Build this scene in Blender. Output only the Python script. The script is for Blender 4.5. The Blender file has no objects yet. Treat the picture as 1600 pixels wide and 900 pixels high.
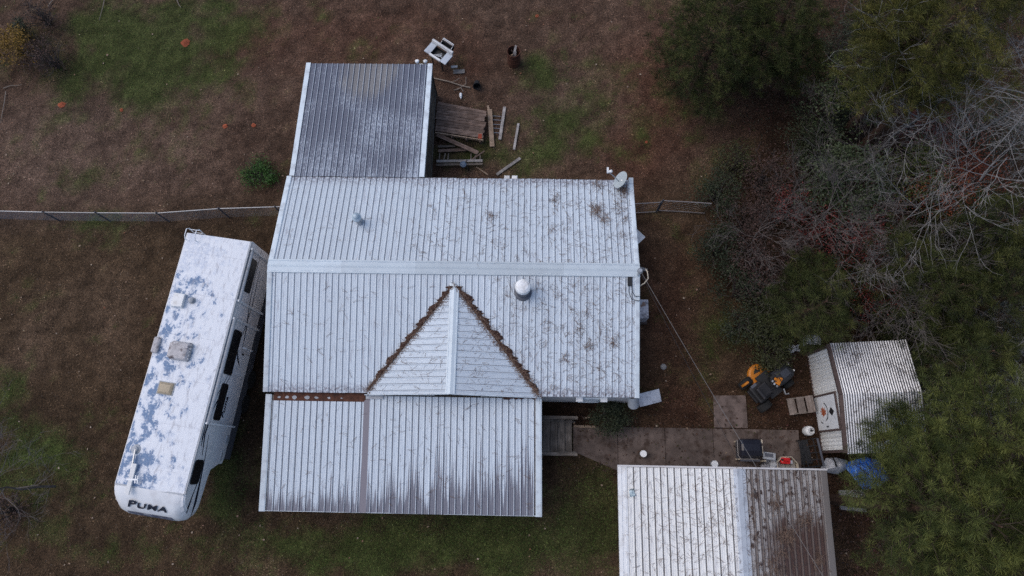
import bpy, bmesh, math, random
import numpy as np
from mathutils import Vector, Matrix
S = bpy.context.scene
COL = S.collection
R = math.radians
rng = random.Random(7)
NR = np.random.default_rng(11)

# ------------------------------------------------------------------ camera, sky, sun, exposure
FPX, TH, ROLL, HC = 1055.0, 0.25753, -0.061207, 26.8     # focal (px at 1600 wide), tilt from straight down, roll, flying height
cf = Vector((0, math.sin(TH), -math.cos(TH))); cu = Vector((0, math.cos(TH), math.sin(TH))); cr = Vector((1, 0, 0))
CR = cr*math.cos(ROLL) + cu*math.sin(ROLL); CU = -cr*math.sin(ROLL) + cu*math.cos(ROLL)
cam = bpy.data.cameras.new('camera'); co = bpy.data.objects.new('camera', cam); COL.objects.link(co)
cam.sensor_width = 36; cam.lens = FPX*36/1600; cam.clip_end = 3000; cam.clip_start = 0.1
m = Matrix((CR, CU, -cf)).transposed().to_4x4(); m.translation = (0, 0, HC); co.matrix_world = m
S.camera = co
SUN_EL, SUN_AZ = R(58), R(-70)         # azimuth measured from +y towards +x
w = bpy.data.worlds.new('World'); S.world = w; w.use_nodes = True
wn = w.node_tree.nodes; wl = w.node_tree.links
sky = wn.new('ShaderNodeTexSky'); sky.sky_type = 'NISHITA'; sky.sun_disc = False
sky.sun_elevation = SUN_EL; sky.sun_rotation = SUN_AZ; sky.air_density = 1.0; sky.dust_density = 2.6; sky.ozone_density = 1.0
bg = wn['Background']; bg.inputs[1].default_value = 0.138; wl.new(sky.outputs[0], bg.inputs[0])
sl = bpy.data.lights.new('sun', 'SUN'); sl.energy = 0.62; sl.angle = R(60); sl.color = (1.0, .98, .96)
so = bpy.data.objects.new('sun', sl); COL.objects.link(so)
sd = Vector((math.sin(SUN_AZ)*math.cos(SUN_EL), math.cos(SUN_AZ)*math.cos(SUN_EL), math.sin(SUN_EL)))
so.rotation_euler = sd.to_track_quat('Z', 'Y').to_euler(); so.location = (0, 0, 60)
S.view_settings.view_transform = 'Standard'; S.view_settings.look = 'None'
S.view_settings.exposure = 0.2; S.view_settings.gamma = 1
S.cycles.use_denoising = False
S.cycles.max_bounces = 5

def P(px, py, z=0.0):
    """ground-truth position of a point seen at photo pixel (px,py) that stands z metres above ground"""
    d = cf + CR*((px-800)/FPX) + CU*((450-py)/FPX)
    t = (z-HC)/d.z
    return Vector((d.x*t, d.y*t, z))

# ------------------------------------------------------------------ materials
class NT:
    def __init__(s, name):
        s.m = bpy.data.materials.new(name); s.m.use_nodes = True
        s.t = s.m.node_tree; s.b = s.t.nodes['Principled BSDF']
    def n(s, kind, inputs=None, **props):
        x = s.t.nodes.new(kind)
        for k, v in props.items(): setattr(x, k, v)
        for k, v in (inputs or {}).items(): s.set(x.inputs[k], v)
        return x
    def set(s, sock, v):
        if isinstance(v, bpy.types.NodeSocket): s.t.links.new(v, sock)
        else:
            if isinstance(v, (tuple, list)) and len(v) == 3 and sock.type == 'RGBA': v = (*v, 1)
            sock.default_value = v
    def math(s, op, a, b=0.0, c=0.0, clamp=False):
        x = s.n('ShaderNodeMath', {0: a, 1: b, 2: c}, operation=op, use_clamp=clamp); return x.outputs[0]
    def ramp(s, x, a, b, c=0.0, d=1.0, smooth=True):
        return s.n('ShaderNodeMapRange', {0: x, 1: a, 2: b, 3: c, 4: d}, interpolation_type='SMOOTHSTEP' if smooth else 'LINEAR', clamp=True).outputs[0]
    def mix(s, f, a, b):
        x = s.n('ShaderNodeMix', data_type='RGBA'); s.set(x.inputs[0], f); s.set(x.inputs[6], a); s.set(x.inputs[7], b); return x.outputs[2]
    def noise(s, vec, scale, detail=3.0, rough=.55):
        return s.n('ShaderNodeTexNoise', {'Vector': vec, 'Scale': scale, 'Detail': detail, 'Roughness': rough}).outputs[0]
    def vec(s, x, y, z=0.0):
        return s.n('ShaderNodeCombineXYZ', {0: x, 1: y, 2: z}).outputs[0]
    def attr(s, name): return s.n('ShaderNodeAttribute', attribute_name=name)
    def obj(s): return s.n('ShaderNodeTexCoord').outputs['Object']
    def rand(s): return s.n('ShaderNodeObjectInfo').outputs['Random']
    def bump(s, h, strength=.3, dist=.02):
        s.set(s.b.inputs['Normal'], s.n('ShaderNodeBump', {'Strength': strength, 'Distance': dist, 'Height': h}).outputs[0])
    def fin(s, col, rough=.6, metal=0.0, spec=.4):
        s.set(s.b.inputs['Base Color'], col); s.set(s.b.inputs['Roughness'], rough); s.set(s.b.inputs['Metallic'], metal)
        s.b.inputs['Specular IOR Level'].default_value = spec
        return s.m

def plain(name, col, rough=.6, metal=0.0, var=.15, scale=6.0, spec=.4, dirt=None, dirt_amt=.5):
    """painted / plastic / wooden surface with a little uneven tone and optional blotches of grime"""
    t = NT(name); o = t.obj()
    n = t.noise(o, scale, 4); k = t.ramp(n, .25, .75, 1-var, 1+var, False)
    c = t.n('ShaderNodeVectorMath', {0: col, 1: t.vec(k, k, k)}, operation='MULTIPLY').outputs[0]
    r = t.ramp(t.rand(), 0, 1, .85, 1.15, False)
    c = t.n('ShaderNodeVectorMath', {0: c, 1: t.vec(r, r, r)}, operation='MULTIPLY').outputs[0]
    if dirt:
        d = t.ramp(t.noise(o, scale*.6+1.3, 6, .65), .48, .68, 0, dirt_amt)
        c = t.mix(d, c, dirt)
    t.bump(n, .15, .01)
    return t.fin(c, rough, metal, spec)

def wood_mat(name, c1, c2, axis=0, scale=1.0):
    t = NT(name); o = t.obj()
    sc = [30, 30, 30]; sc[axis] = 1.6
    v = t.n('ShaderNodeVectorMath', {0: o, 1: tuple(x*scale for x in sc)}, operation='MULTIPLY').outputs[0]
    rv = t.rand(); v = t.n('ShaderNodeVectorMath', {0: v, 1: t.vec(t.math('MULTIPLY', rv, 37.0), rv, rv)}, operation='ADD').outputs[0]
    n = t.noise(v, 1.0, 5, .6)
    blot = t.noise(o, 4.0, 4)
    c = t.mix(t.ramp(n, .3, .7), c1, c2)
    k = t.math('MULTIPLY', t.ramp(rv, 0, 1, .7, 1.25, False), t.ramp(blot, .3, .7, .7, 1.2))
    c = t.n('ShaderNodeVectorMath', {0: c, 1: t.vec(k, k, k)}, operation='MULTIPLY').outputs[0]
    t.bump(n, .4, .01)
    return t.fin(c, .85, 0, .2)

def roof_mat(name, paint, bare, pitch=.2286, thr=.78, vgrad=(50, 60, 0), ugrad=(50, 60, 0), line=.75, line_w=(.008, .026), linecol=(.075, .07, .085),
             eave=(99, 100), stain=None, ribtop=0.0, screws=True, streak=.3, litter=0.0, rough=.42, vu=None, sf=9.0, wt=(.62, .38), runs=None):
    """painted ribbed steel: a dark line of dirt and painted shade against each rib, paint worn off in lengthwise streaks, screw heads, grime"""
    t = NT(name); a = t.attr('ruv').outputs['Vector']
    sp = t.n('ShaderNodeSeparateXYZ', {0: a}); u, v = sp.outputs[0], sp.outputs[1]
    rv = t.rand()
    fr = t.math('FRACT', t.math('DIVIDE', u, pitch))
    d = t.math('MULTIPLY', t.math('ABSOLUTE', t.math('SUBTRACT', fr, .27)), pitch)      # dirt and painted shade at the foot of one flank
    d2 = t.math('MULTIPLY', t.math('ABSOLUTE', t.math('SUBTRACT', fr, .12)), pitch)     # rib crown
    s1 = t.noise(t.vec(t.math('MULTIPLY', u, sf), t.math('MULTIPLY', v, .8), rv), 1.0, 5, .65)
    s2 = t.noise(t.vec(t.math('MULTIPLY', u, 55.0), t.math('MULTIPLY', v, 7.0), 3.0), 1.0, 4, .7)
    big = t.noise(t.vec(u, v, 7.0), .55, 3)
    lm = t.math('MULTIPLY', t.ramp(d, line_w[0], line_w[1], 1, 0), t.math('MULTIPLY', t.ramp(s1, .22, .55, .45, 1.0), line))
    k = t.math('MULTIPLY', t.ramp(s2, .25, .75, .93, 1.05), t.ramp(rv, 0, 1, .95, 1.04, False))
    base = t.n('ShaderNodeVectorMath', {0: paint, 1: t.vec(k, k, k)}, operation='MULTIPLY').outputs[0]
    base = t.mix(t.math('MULTIPLY', t.ramp(t.noise(t.vec(t.math('MULTIPLY', u, 16.0), t.math('MULTIPLY', v, 1.1), 9.0), 1.0, 5, .7), .52, .72), streak), base, (.30, .29, .33))
    g = t.math('ADD', t.ramp(v, vgrad[0], vgrad[1], 0, vgrad[2], False), t.ramp(u, ugrad[0], ugrad[1], 0, ugrad[2], False))
    if vu: g = t.math('ADD', g, t.ramp(t.math('ADD', v, t.ramp(u, vu[0], vu[1], 0, vu[2], False)), vu[3], vu[4], 0, vu[5], False))
    if stain:   # a wide weathered area: (u, v, radius_u, radius_v, amount)
        du = t.math('DIVIDE', t.math('SUBTRACT', u, stain[0]), stain[2]); dv = t.math('DIVIDE', t.math('SUBTRACT', v, stain[1]), stain[3])
        rr = t.math('SQRT', t.math('ADD', t.math('MULTIPLY', du, du), t.math('MULTIPLY', dv, dv)))
        sm = t.ramp(t.math('ADD', rr, t.math('ADD', t.math('MULTIPLY', t.math('SUBTRACT', big, .5), .9), t.math('MULTIPLY', t.math('SUBTRACT', s1, .5), 1.6))), .6, 1.1, stain[4], 0)
    nn = t.math('ADD', t.math('MULTIPLY', t.math('ADD', t.math('MULTIPLY', s1, wt[0]), t.math('MULTIPLY', s2, wt[1])), 1.0), t.math('MULTIPLY', t.math('SUBTRACT', big, .5), .35))
    bm = t.ramp(t.math('ADD', nn, g), thr-.05, thr+.05)
    bm = t.math('MULTIPLY', bm, t.math('SUBTRACT', 1.0, t.math('MULTIPLY', t.ramp(d2, .004, .016, 1, 0), ribtop)))
    barec = t.mix(t.ramp(s2, .3, .75), bare, tuple(min(1, x*1.7) for x in bare))
    c = t.mix(bm, base, barec)
    if runs:    # long worn runs of bare metal reaching up from the eave, each of its own length: (u0, u1, length at u0, length at u1, v of eave)
        a1 = t.ramp(t.noise(t.vec(t.math('MULTIPLY', u, 15.0), 0.0, 3.0), 1.0, 3, .6), .33, .67); a2 = t.ramp(t.noise(t.vec(t.math('MULTIPLY', u, 2.3), 0.0, 8.0), 1.0, 2), .3, .7, .22, 1.1)
        ln_ = t.math('MULTIPLY', t.ramp(u, runs[0], runs[1], runs[2], runs[3], False), t.math('MULTIPLY', a2, t.math('ADD', .42, t.math('MULTIPLY', t.math('MULTIPLY', a1, a1), 1.35))))
        over = t.math('ADD', t.math('SUBTRACT', t.math('ADD', v, ln_), runs[4]), t.math('MULTIPLY', t.math('SUBTRACT', s2, .5), .9))
        rm = t.math('MULTIPLY', t.ramp(over, -.12, .28), t.math('SUBTRACT', 1.0, t.math('MULTIPLY', t.ramp(d2, .004, .016, 1, 0), ribtop)))
        c = t.mix(t.math('MULTIPLY', rm, .92), c, barec)
    if stain: c = t.mix(t.math('MULTIPLY', sm, t.math('SUBTRACT', 1.0, t.math('MULTIPLY', t.ramp(d2, .004, .016, 1, 0), ribtop))), c, stain[5])
    em = t.math('MULTIPLY', t.ramp(v, eave[0], eave[1], 0, 1), t.ramp(t.noise(t.vec(t.math('MULTIPLY', u, 14.0), t.math('MULTIPLY', v, 9.0), 5.0), 1.0, 4, .7), .40, .58, 0, .8))
    c = t.mix(em, c, (.17, .15, .18))
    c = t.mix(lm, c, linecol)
    if litter:
        lt = t.ramp(t.noise(t.vec(t.math('MULTIPLY', u, 4.0), t.math('MULTIPLY', v, 3.0), 2.0), 1.0, 6, .7), .62-litter*.25, .70-litter*.2)
        c = t.mix(lt, c, (.06, .038, .032))
    if screws:
        fu = t.math('MULTIPLY', t.math('SUBTRACT', t.math('FRACT', t.math('DIVIDE', u, pitch)), .55), pitch)
        fv = t.math('MULTIPLY', t.math('SUBTRACT', t.math('FRACT', t.math('DIVIDE', t.math('ADD', v, .32), .95)), .5), .95)
        dd = t.math('SQRT', t.math('ADD', t.math('MULTIPLY', fu, fu), t.math('MULTIPLY', fv, fv)))
        c = t.mix(t.ramp(dd, .010, .020, .6, 0), c, (.10, .09, .10))
    t.bump(s2, .12, .004)
    return t.fin(c, rough, 0.0, .35)

def foliage(name, cols, rough=.6):
    """leaf material: tint attribute (0..1) picks a colour between the given ones"""
    t = NT(name); a = t.attr('tint').outputs['Fac']
    rp = t.n('ShaderNodeValToRGB', {0: a}); e = rp.color_ramp.elements
    e[0].color = (*cols[0], 1); e[-1].color = (*cols[-1], 1); e[-1].position = 1
    for i, c in enumerate(cols[1:-1]): x = e.new((i+1)/(len(cols)-1)); x.color = (*c, 1)
    return t.fin(rp.outputs[0], rough, 0, .25)

# ------------------------------------------------------------------ mesh helpers
def tagp(o, label=None, cat=None, group=None, kind=None):
    if label: o['label'] = label
    if cat: o['category'] = cat
    if group: o['group'] = group
    if kind: o['kind'] = kind
    return o
def thing(name, label, cat, loc=(0, 0, 0), rz=0.0, group=None):
    o = bpy.data.objects.new(name, None); COL.objects.link(o); o.location = loc; o.rotation_euler = (0, 0, rz); o.empty_display_size = .2
    return tagp(o, label, cat, group)
def link(name, me, mat, parent=None):
    if mat is not None and not me.materials: me.materials.append(mat)
    o = bpy.data.objects.new(name, me); COL.objects.link(o)
    if parent: o.parent = parent
    return o
class MB:
    def __init__(s): s.v = []; s.f = []
    def add(s, vs, fs):
        o = len(s.v); s.v += [tuple(x) for x in vs]; s.f += [tuple(i+o for i in f) for f in fs]; return s
    def box(s, c, d, rz=0, rx=0, ry=0):
        x, y, z = d[0]/2, d[1]/2, d[2]/2
        M = Matrix.Rotation(rz, 3, 'Z') @ Matrix.Rotation(ry, 3, 'Y') @ Matrix.Rotation(rx, 3, 'X'); c = Vector(c)
        vs = [c + M @ Vector((a*x, b*y, e*z)) for a, b, e in ((-1,-1,-1),(1,-1,-1),(1,1,-1),(-1,1,-1),(-1,-1,1),(1,-1,1),(1,1,1),(-1,1,1))]
        return s.add(vs, [(3,2,1,0),(4,5,6,7),(0,1,5,4),(1,2,6,5),(2,3,7,6),(3,0,4,7)])
    def beam(s, a, b, wd, h, up=(0, 0, 1)):
        a, b = Vector(a), Vector(b); d = (b-a).normalized(); sx = d.cross(Vector(up))
        if sx.length < 1e-4: sx = d.cross(Vector((0, 1, 0)))
        sx.normalize(); uz = sx.cross(d); vs = []
        for p in (a, b):
            for i, j in ((-1,-1),(1,-1),(1,1),(-1,1)): vs.append(p + sx*(i*wd/2) + uz*(j*h/2))
        return s.add(vs, [(3,2,1,0),(4,5,6,7),(0,1,5,4),(1,2,6,5),(2,3,7,6),(3,0,4,7)])
    def tube(s, pts, r, n=6, cap=True):
        pts = [Vector(p) for p in pts]; rs = r if isinstance(r, (list, tuple)) else [r]*len(pts)
        o = len(s.v); ref = None
        for i, p in enumerate(pts):
            d = (pts[min(i+1, len(pts)-1)] - pts[max(i-1, 0)]).normalized()
            if ref is None:
                ref = d.cross(Vector((0, 0, 1)))
                if ref.length < 1e-3: ref = d.cross(Vector((1, 0, 0)))
            x = (ref - d*ref.dot(d)).normalized(); y = d.cross(x); ref = x
            for k in range(n):
                a = 2*math.pi*k/n; s.v.append(tuple(p + (x*math.cos(a) + y*math.sin(a))*rs[i]))
        for i in range(len(pts)-1):
            for k in range(n):
                k2 = (k+1) % n; s.f.append((o+i*n+k, o+i*n+k2, o+(i+1)*n+k2, o+(i+1)*n+k))
        if cap: s.f.append(tuple(o+k for k in range(n))[::-1]); s.f.append(tuple(o+(len(pts)-1)*n+k for k in range(n)))
        return s
    def lathe(s, prof, c=(0, 0, 0), n=16, M=None):
        o = len(s.v); c = Vector(c)
        for r, z in prof:
            for k in range(n):
                a = 2*math.pi*k/n; p = Vector((r*math.cos(a), r*math.sin(a), z))
                s.v.append(tuple(c + (M @ p if M else p)))
        for i in range(len(prof)-1):
            for k in range(n):
                k2 = (k+1) % n; s.f.append((o+i*n+k, o+i*n+k2, o+(i+1)*n+k2, o+(i+1)*n+k))
        s.f.append(tuple(o+k for k in range(n))[::-1]); s.f.append(tuple(o+(len(prof)-1)*n+k for k in range(n)))
        return s
    def prism(s, poly, ext):
        """poly: 3D points of a flat outline, ext: extrusion vector"""
        n = len(poly); e = Vector(ext); o = len(s.v)
        s.v += [tuple(p) for p in poly] + [tuple(Vector(p)+e) for p in poly]
        s.f.append(tuple(o+i for i in range(n))[::-1]); s.f.append(tuple(o+n+i for i in range(n)))
        for i in range(n): j = (i+1) % n; s.f.append((o+i, o+j, o+n+j, o+n+i))
        return s
    def grid(s, rows):
        """rows of points -> quads"""
        o = len(s.v); m_ = len(rows[0])
        for r in rows: s.v += [tuple(p) for p in r]
        for i in range(len(rows)-1):
            for j in range(m_-1): s.f.append((o+i*m_+j, o+i*m_+j+1, o+(i+1)*m_+j+1, o+(i+1)*m_+j))
        return s
    def mesh(s, name):
        me = bpy.data.meshes.new(name); me.from_pydata(s.v, [], s.f)
        bm = bmesh.new(); bm.from_mesh(me); bmesh.ops.recalc_face_normals(bm, faces=bm.faces); bm.to_mesh(me); bm.free()
        return me
    def build(s, name, mat, parent=None, bevel=0.0, smooth=False, solid=0.0):
        me = s.mesh(name)
        if smooth: me.polygons.foreach_set('use_smooth', [True]*len(me.polygons))
        o = link(name, me, mat, parent)
        if solid: md = o.modifiers.new('solid', 'SOLIDIFY'); md.thickness = solid; md.offset = 0
        if bevel:
            md = o.modifiers.new('bevel', 'BEVEL'); md.width = bevel; md.segments = 2; md.limit_method = 'ANGLE'
        return o
def tri_mesh(name, V, attrs=None, faces=None):
    """V (n,3) array; triangles are consecutive triples unless faces (m,3) given"""
    V = np.asarray(V, np.float32); n = len(V)
    F = np.arange(n, dtype=np.int32) if faces is None else np.asarray(faces, np.int32).ravel()
    me = bpy.data.meshes.new(name); me.vertices.add(n); me.vertices.foreach_set('co', V.ravel())
    me.loops.add(len(F)); me.loops.foreach_set('vertex_index', F)
    k = len(F)//3; me.polygons.add(k); me.polygons.foreach_set('loop_start', np.arange(0, len(F), 3, dtype=np.int32))
    for nm, (ty, dat) in (attrs or {}).items():
        a = me.attributes.new(nm, ty, 'POINT')
        a.data.foreach_set({'FLOAT': 'value', 'FLOAT_VECTOR': 'vector', 'FLOAT_COLOR': 'color'}[ty], np.asarray(dat, np.float32).ravel())
    me.update(calc_edges=True)
    return me

# value noise on the ground plane, for where things grow
_lat = NR.random((256, 256))
def vnoise(x, y, s):
    x = np.asarray(x)/s + 100; y = np.asarray(y)/s + 100
    xi = np.floor(x).astype(int); yi = np.floor(y).astype(int); fx = x-xi; fy = y-yi
    fx = fx*fx*(3-2*fx); fy = fy*fy*(3-2*fy); g = lambda a, b: _lat[a % 256, b % 256]
    return (g(xi, yi)*(1-fx)+g(xi+1, yi)*fx)*(1-fy) + (g(xi, yi+1)*(1-fx)+g(xi+1, yi+1)*fx)*fy
def fnoise(x, y, s): return .5*vnoise(x, y, s) + .3*vnoise(x+37, y+11, s*.45) + .2*vnoise(x+71, y+53, s*.2)

# ------------------------------------------------------------------ ground
def blob_list(lst):
    out = []
    for px, py, rx, ry, s_ in lst:
        c = P(px, py); k = 38.0; out.append((c.x, c.y, rx/k, ry/k, s_))
    return out
GREEN = blob_list([(175,50,120,90,1.15),(250,110,90,70,1.0),(330,30,80,60,.8),(200,150,110,40,.5),(120,140,50,60,.45),(838,112,40,30,1.1),(872,190,50,70,.8),(930,180,45,55,.55),(845,243,70,28,.75),
    (1125,270,60,45,.5),(405,270,42,32,1.0),(190,350,80,22,.5),(390,345,50,18,.6),(600,850,200,55,.95),(800,840,150,50,.85),(330,760,60,60,.5),(900,755,60,60,.7),(945,800,28,70,.9),(370,640,40,160,.55),
    (60,740,90,90,.75),(110,690,80,55,.5),(15,640,50,80,.65),(180,850,90,40,.35),(300,420,60,40,.3),(725,235,50,35,.8),(1130,520,50,45,.65),(1090,600,40,60,.35),(1000,640,40,30,.4),(260,300,60,40,.35),(130,300,60,40,.3),
    (1075,130,60,40,.35),(1000,200,40,40,.35),(560,860,70,30,.6),(1170,640,20,40,.4)])
REDS = blob_list([(560,60,170,80,.7),(1030,110,90,110,.9),(1000,240,90,70,.8),(1200,190,60,90,.6),(720,110,60,60,.5),(1040,470,60,130,.8),(1070,640,70,40,.8),(880,670,60,40,.8),(1240,640,60,50,.9),
    (380,60,80,60,.4),(690,300,60,60,.3),(1320,780,60,60,.9),(120,450,160,120,-.1)])
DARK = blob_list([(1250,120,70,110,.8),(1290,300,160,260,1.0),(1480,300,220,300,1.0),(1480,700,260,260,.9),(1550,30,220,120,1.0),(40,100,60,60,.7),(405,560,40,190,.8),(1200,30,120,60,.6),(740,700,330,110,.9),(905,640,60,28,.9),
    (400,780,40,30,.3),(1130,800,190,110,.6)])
PALE = blob_list([(110,190,120,60,.8),(180,260,170,70,.7),(60,250,70,80,.6),(230,540,60,120,.15),(860,150,50,60,.4),(400,120,70,90,.3),(40,560,50,60,.3),(930,860,60,60,.25),(150,500,120,60,.2)])
def bsum(bl, x, y):
    r = np.zeros_like(x)
    for cx, cy, rx, ry, s_ in bl: r += s_*np.exp(-(((x-cx)/rx)**2 + ((y-cy)/ry)**2))
    return r
def ground_tone(x, y):
    n1, n2, n3 = fnoise(x, y, 3.5), fnoise(x+40, y, 1.1), fnoise(x, y+60, .5)
    g = np.clip(bsum(GREEN, x, y)*1.2 + (n1-.5)*1.0 + (n2-.5)*1.8 + (n3-.5)*1.4 - .29, 0, 1)
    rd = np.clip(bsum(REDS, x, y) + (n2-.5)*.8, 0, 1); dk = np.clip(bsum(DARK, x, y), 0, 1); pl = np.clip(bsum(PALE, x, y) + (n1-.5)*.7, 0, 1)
    A = lambda *c: np.array(c)[None, :]
    base = A(.086, .058, .036) + (A(.118, .078, .058)-A(.086, .058, .036))*np.clip((y-10.5)/2, 0, 1)[:, None]
    base = base*(.72+.56*n1)[:, None]
    base = base + (A(.17, .12, .095)-base)*(pl*.6)[:, None]
    base = base + (A(.105, .048, .032)-base)*(rd*.8)[:, None]
    base = base + (A(.050, .078, .020)-base)*(g*.8)[:, None]
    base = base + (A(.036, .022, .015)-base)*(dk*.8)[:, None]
    n4 = vnoise(x+9, y+5, .26)
    return base*((.5+1.0*n3)*(.72+.56*n4))[:, None]*A(.80, .755, .715), g, dk
def axis_pts(a, b, st, far):
    c = np.arange(a, b+1e-6, st); o = [15, 40, 110, 300, 800]
    return np.concatenate([[a-k for k in o[::-1]], c, [b+k for k in o]])
gx, gy = axis_pts(-30, 32, .25, 0), axis_pts(-12, 29, .25, 0)
XX, YY = np.meshgrid(gx, gy); xf, yf = XX.ravel(), YY.ravel()
tone, gm, dm = ground_tone(xf, yf)
out_ = np.clip(np.maximum(np.maximum(np.abs(xf-1)-30.5, yf-28.5), -11.5-yf)/.6, 0, 1)[:, None]; tone = tone+(np.array([[.062, .046, .030]])-tone)*out_
zf = (fnoise(xf, yf, 2.2)-.5)*.07 - .01
zf[(np.abs(xf) > 33) | (yf > 30) | (yf < -13)] = -.03
W_, H_ = len(gx), len(gy); ii = (np.arange(H_-1)[:, None]*W_ + np.arange(W_-1)[None, :]).ravel()
F = np.stack([ii, ii+1, ii+W_+1, ii, ii+W_+1, ii+W_], 1).reshape(-1, 3)
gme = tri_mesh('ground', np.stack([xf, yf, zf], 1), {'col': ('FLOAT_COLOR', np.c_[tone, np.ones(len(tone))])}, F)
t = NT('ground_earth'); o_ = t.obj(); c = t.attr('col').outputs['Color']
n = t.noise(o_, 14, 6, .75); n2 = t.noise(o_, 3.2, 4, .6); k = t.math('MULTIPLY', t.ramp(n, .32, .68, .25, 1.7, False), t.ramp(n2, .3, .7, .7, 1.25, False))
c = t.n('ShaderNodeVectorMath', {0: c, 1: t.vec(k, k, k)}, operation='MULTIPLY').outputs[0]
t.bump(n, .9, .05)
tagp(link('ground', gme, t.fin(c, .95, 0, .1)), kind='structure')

# short grass, dead grass and pine straw covering the yard: nobody could count the blades
def visible_yard(n):
    px = NR.uniform(-40, 1640, n); py = NR.uniform(-40, 940, n)
    d = np.stack([np.full(n, CR.x), np.full(n, CR.y), np.full(n, CR.z)], 1)*((px-800)/FPX)[:, None] + np.array(CU)[None]*((450-py)/FPX)[:, None] + np.array(cf)[None]
    tt = -HC/d[:, 2]; return d[:, 0]*tt, d[:, 1]*tt
t = NT('grass_blades'); c = t.attr('col').outputs['Color']; grassM = t.fin(c, .8, 0, .15)
def blades(name, n, kind_thr, lo, hi, green):
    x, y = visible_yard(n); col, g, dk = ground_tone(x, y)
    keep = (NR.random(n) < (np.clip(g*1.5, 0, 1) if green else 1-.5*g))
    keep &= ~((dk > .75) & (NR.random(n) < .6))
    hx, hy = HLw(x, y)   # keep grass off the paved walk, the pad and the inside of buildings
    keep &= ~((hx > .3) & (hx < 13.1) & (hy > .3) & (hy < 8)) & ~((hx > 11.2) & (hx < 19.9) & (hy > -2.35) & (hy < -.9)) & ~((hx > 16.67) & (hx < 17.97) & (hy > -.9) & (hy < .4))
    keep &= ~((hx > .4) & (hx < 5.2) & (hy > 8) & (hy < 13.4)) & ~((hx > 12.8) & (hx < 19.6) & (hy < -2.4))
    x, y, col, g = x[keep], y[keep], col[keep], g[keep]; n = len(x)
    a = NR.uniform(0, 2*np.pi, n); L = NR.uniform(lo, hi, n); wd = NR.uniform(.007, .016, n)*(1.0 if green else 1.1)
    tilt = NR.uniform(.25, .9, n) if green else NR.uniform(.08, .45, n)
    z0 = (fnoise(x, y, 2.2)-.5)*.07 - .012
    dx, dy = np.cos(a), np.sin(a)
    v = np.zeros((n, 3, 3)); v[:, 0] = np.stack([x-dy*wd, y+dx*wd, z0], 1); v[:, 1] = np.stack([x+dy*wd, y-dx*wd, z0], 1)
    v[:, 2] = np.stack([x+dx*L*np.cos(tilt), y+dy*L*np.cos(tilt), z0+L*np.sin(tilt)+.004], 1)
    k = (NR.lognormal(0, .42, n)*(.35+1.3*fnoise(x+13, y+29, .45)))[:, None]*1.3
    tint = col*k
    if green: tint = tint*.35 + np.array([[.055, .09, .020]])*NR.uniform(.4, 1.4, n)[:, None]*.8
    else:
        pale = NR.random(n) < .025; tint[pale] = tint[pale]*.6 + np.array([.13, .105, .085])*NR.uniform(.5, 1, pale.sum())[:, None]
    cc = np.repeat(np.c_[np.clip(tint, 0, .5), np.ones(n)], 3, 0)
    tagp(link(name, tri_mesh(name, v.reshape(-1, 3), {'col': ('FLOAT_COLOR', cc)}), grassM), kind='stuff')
HY = -0.07739; HO = Vector((-9.0676, 3.1248, 0)); hc, hs = math.cos(HY), math.sin(HY)
def HLw(x, y): qx, qy = x-HO.x, y-HO.y; return hc*qx+hs*qy, -hs*qx+hc*qy
def H2W(x, y, z=0): return Vector((HO.x+hc*x-hs*y, HO.y+hs*x+hc*y, z))
def HP(px, py, z=0):
    p = P(px, py, z); a, b = HLw(p.x, p.y); return Vector((a, b, z))
blades('dead_grass', 300000, 0, .04, .10, False)
blades('green_grass', 170000, 0, .05, .12, True)

def leaf_scatter(name, n, cols, size, where=None, zoff=.02, mat=None):
    x, y = visible_yard(n)
    if where is not None: k = where(x, y); x, y = x[k], y[k]
    hx, hy = HLw(x, y)
    k = ~((hx > .3) & (hx < 13.1) & (hy > .3) & (hy < 8)) & ~((hx > .4) & (hx < 5.2) & (hy > 8) & (hy < 13.4)) & ~((hx > 12.8) & (hx < 19.6) & (hy < -2.4)); x, y = x[k], y[k]; n = len(x)
    a = NR.uniform(0, 2*np.pi, n); L = NR.uniform(size[0], size[1], n); tl = NR.uniform(-.5, .5, n)
    dx, dy = np.cos(a), np.sin(a); z = (fnoise(x, y, 2.2)-.5)*.07 + zoff + NR.uniform(0, .03, n)
    v = np.zeros((n, 6, 3)); w_ = L*NR.uniform(.25, .45, n)
    A = np.stack([x-dx*L/2, y-dy*L/2, z], 1); B = np.stack([x+dx*L/2, y+dy*L/2, z+tl*L*.5], 1)
    C = np.stack([x-dy*w_, y+dx*w_, z+.25*L], 1); D = np.stack([x+dy*w_, y-dx*w_, z+.1*L], 1)
    v[:, 0], v[:, 1], v[:, 2], v[:, 3], v[:, 4], v[:, 5] = A, D, B, A, B, C
    ti = np.repeat(NR.random(n), 6)
    return tagp(link(name, tri_mesh(name, v.reshape(-1, 3), {'tint': ('FLOAT', ti)}), mat or foliage(name, cols, .8)), kind='stuff')
leaf_scatter('fallen_leaves', 420, [(.20, .12, .07), (.28, .21, .15), (.36, .29, .23), (.22, .09, .05)], (.06, .12))
leaf_scatter('leaf_litter', 30000, [(.03, .02, .016), (.06, .036, .026), (.10, .06, .045), (.085, .032, .026)], (.06, .13),
             where=lambda x, y: (x > 9.5) & (NR.random(len(x)) < np.clip((x-9.5)/3, .12, 1)))

def _walk(x, y):
    a, b = HLw(x, y); return (a > 11) & (a < 20.2) & (b > -2.7) & (b < .6) & (NR.random(len(x)) < .6*np.exp(-np.minimum(np.abs(b+.85), np.abs(b+2.45))/.25)+.10)
leaf_scatter('walkway_leaves', 60000, [(.03, .02, .016), (.07, .04, .028), (.11, .065, .048), (.05, .055, .02)], (.04, .10), where=_walk, zoff=.07)

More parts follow.
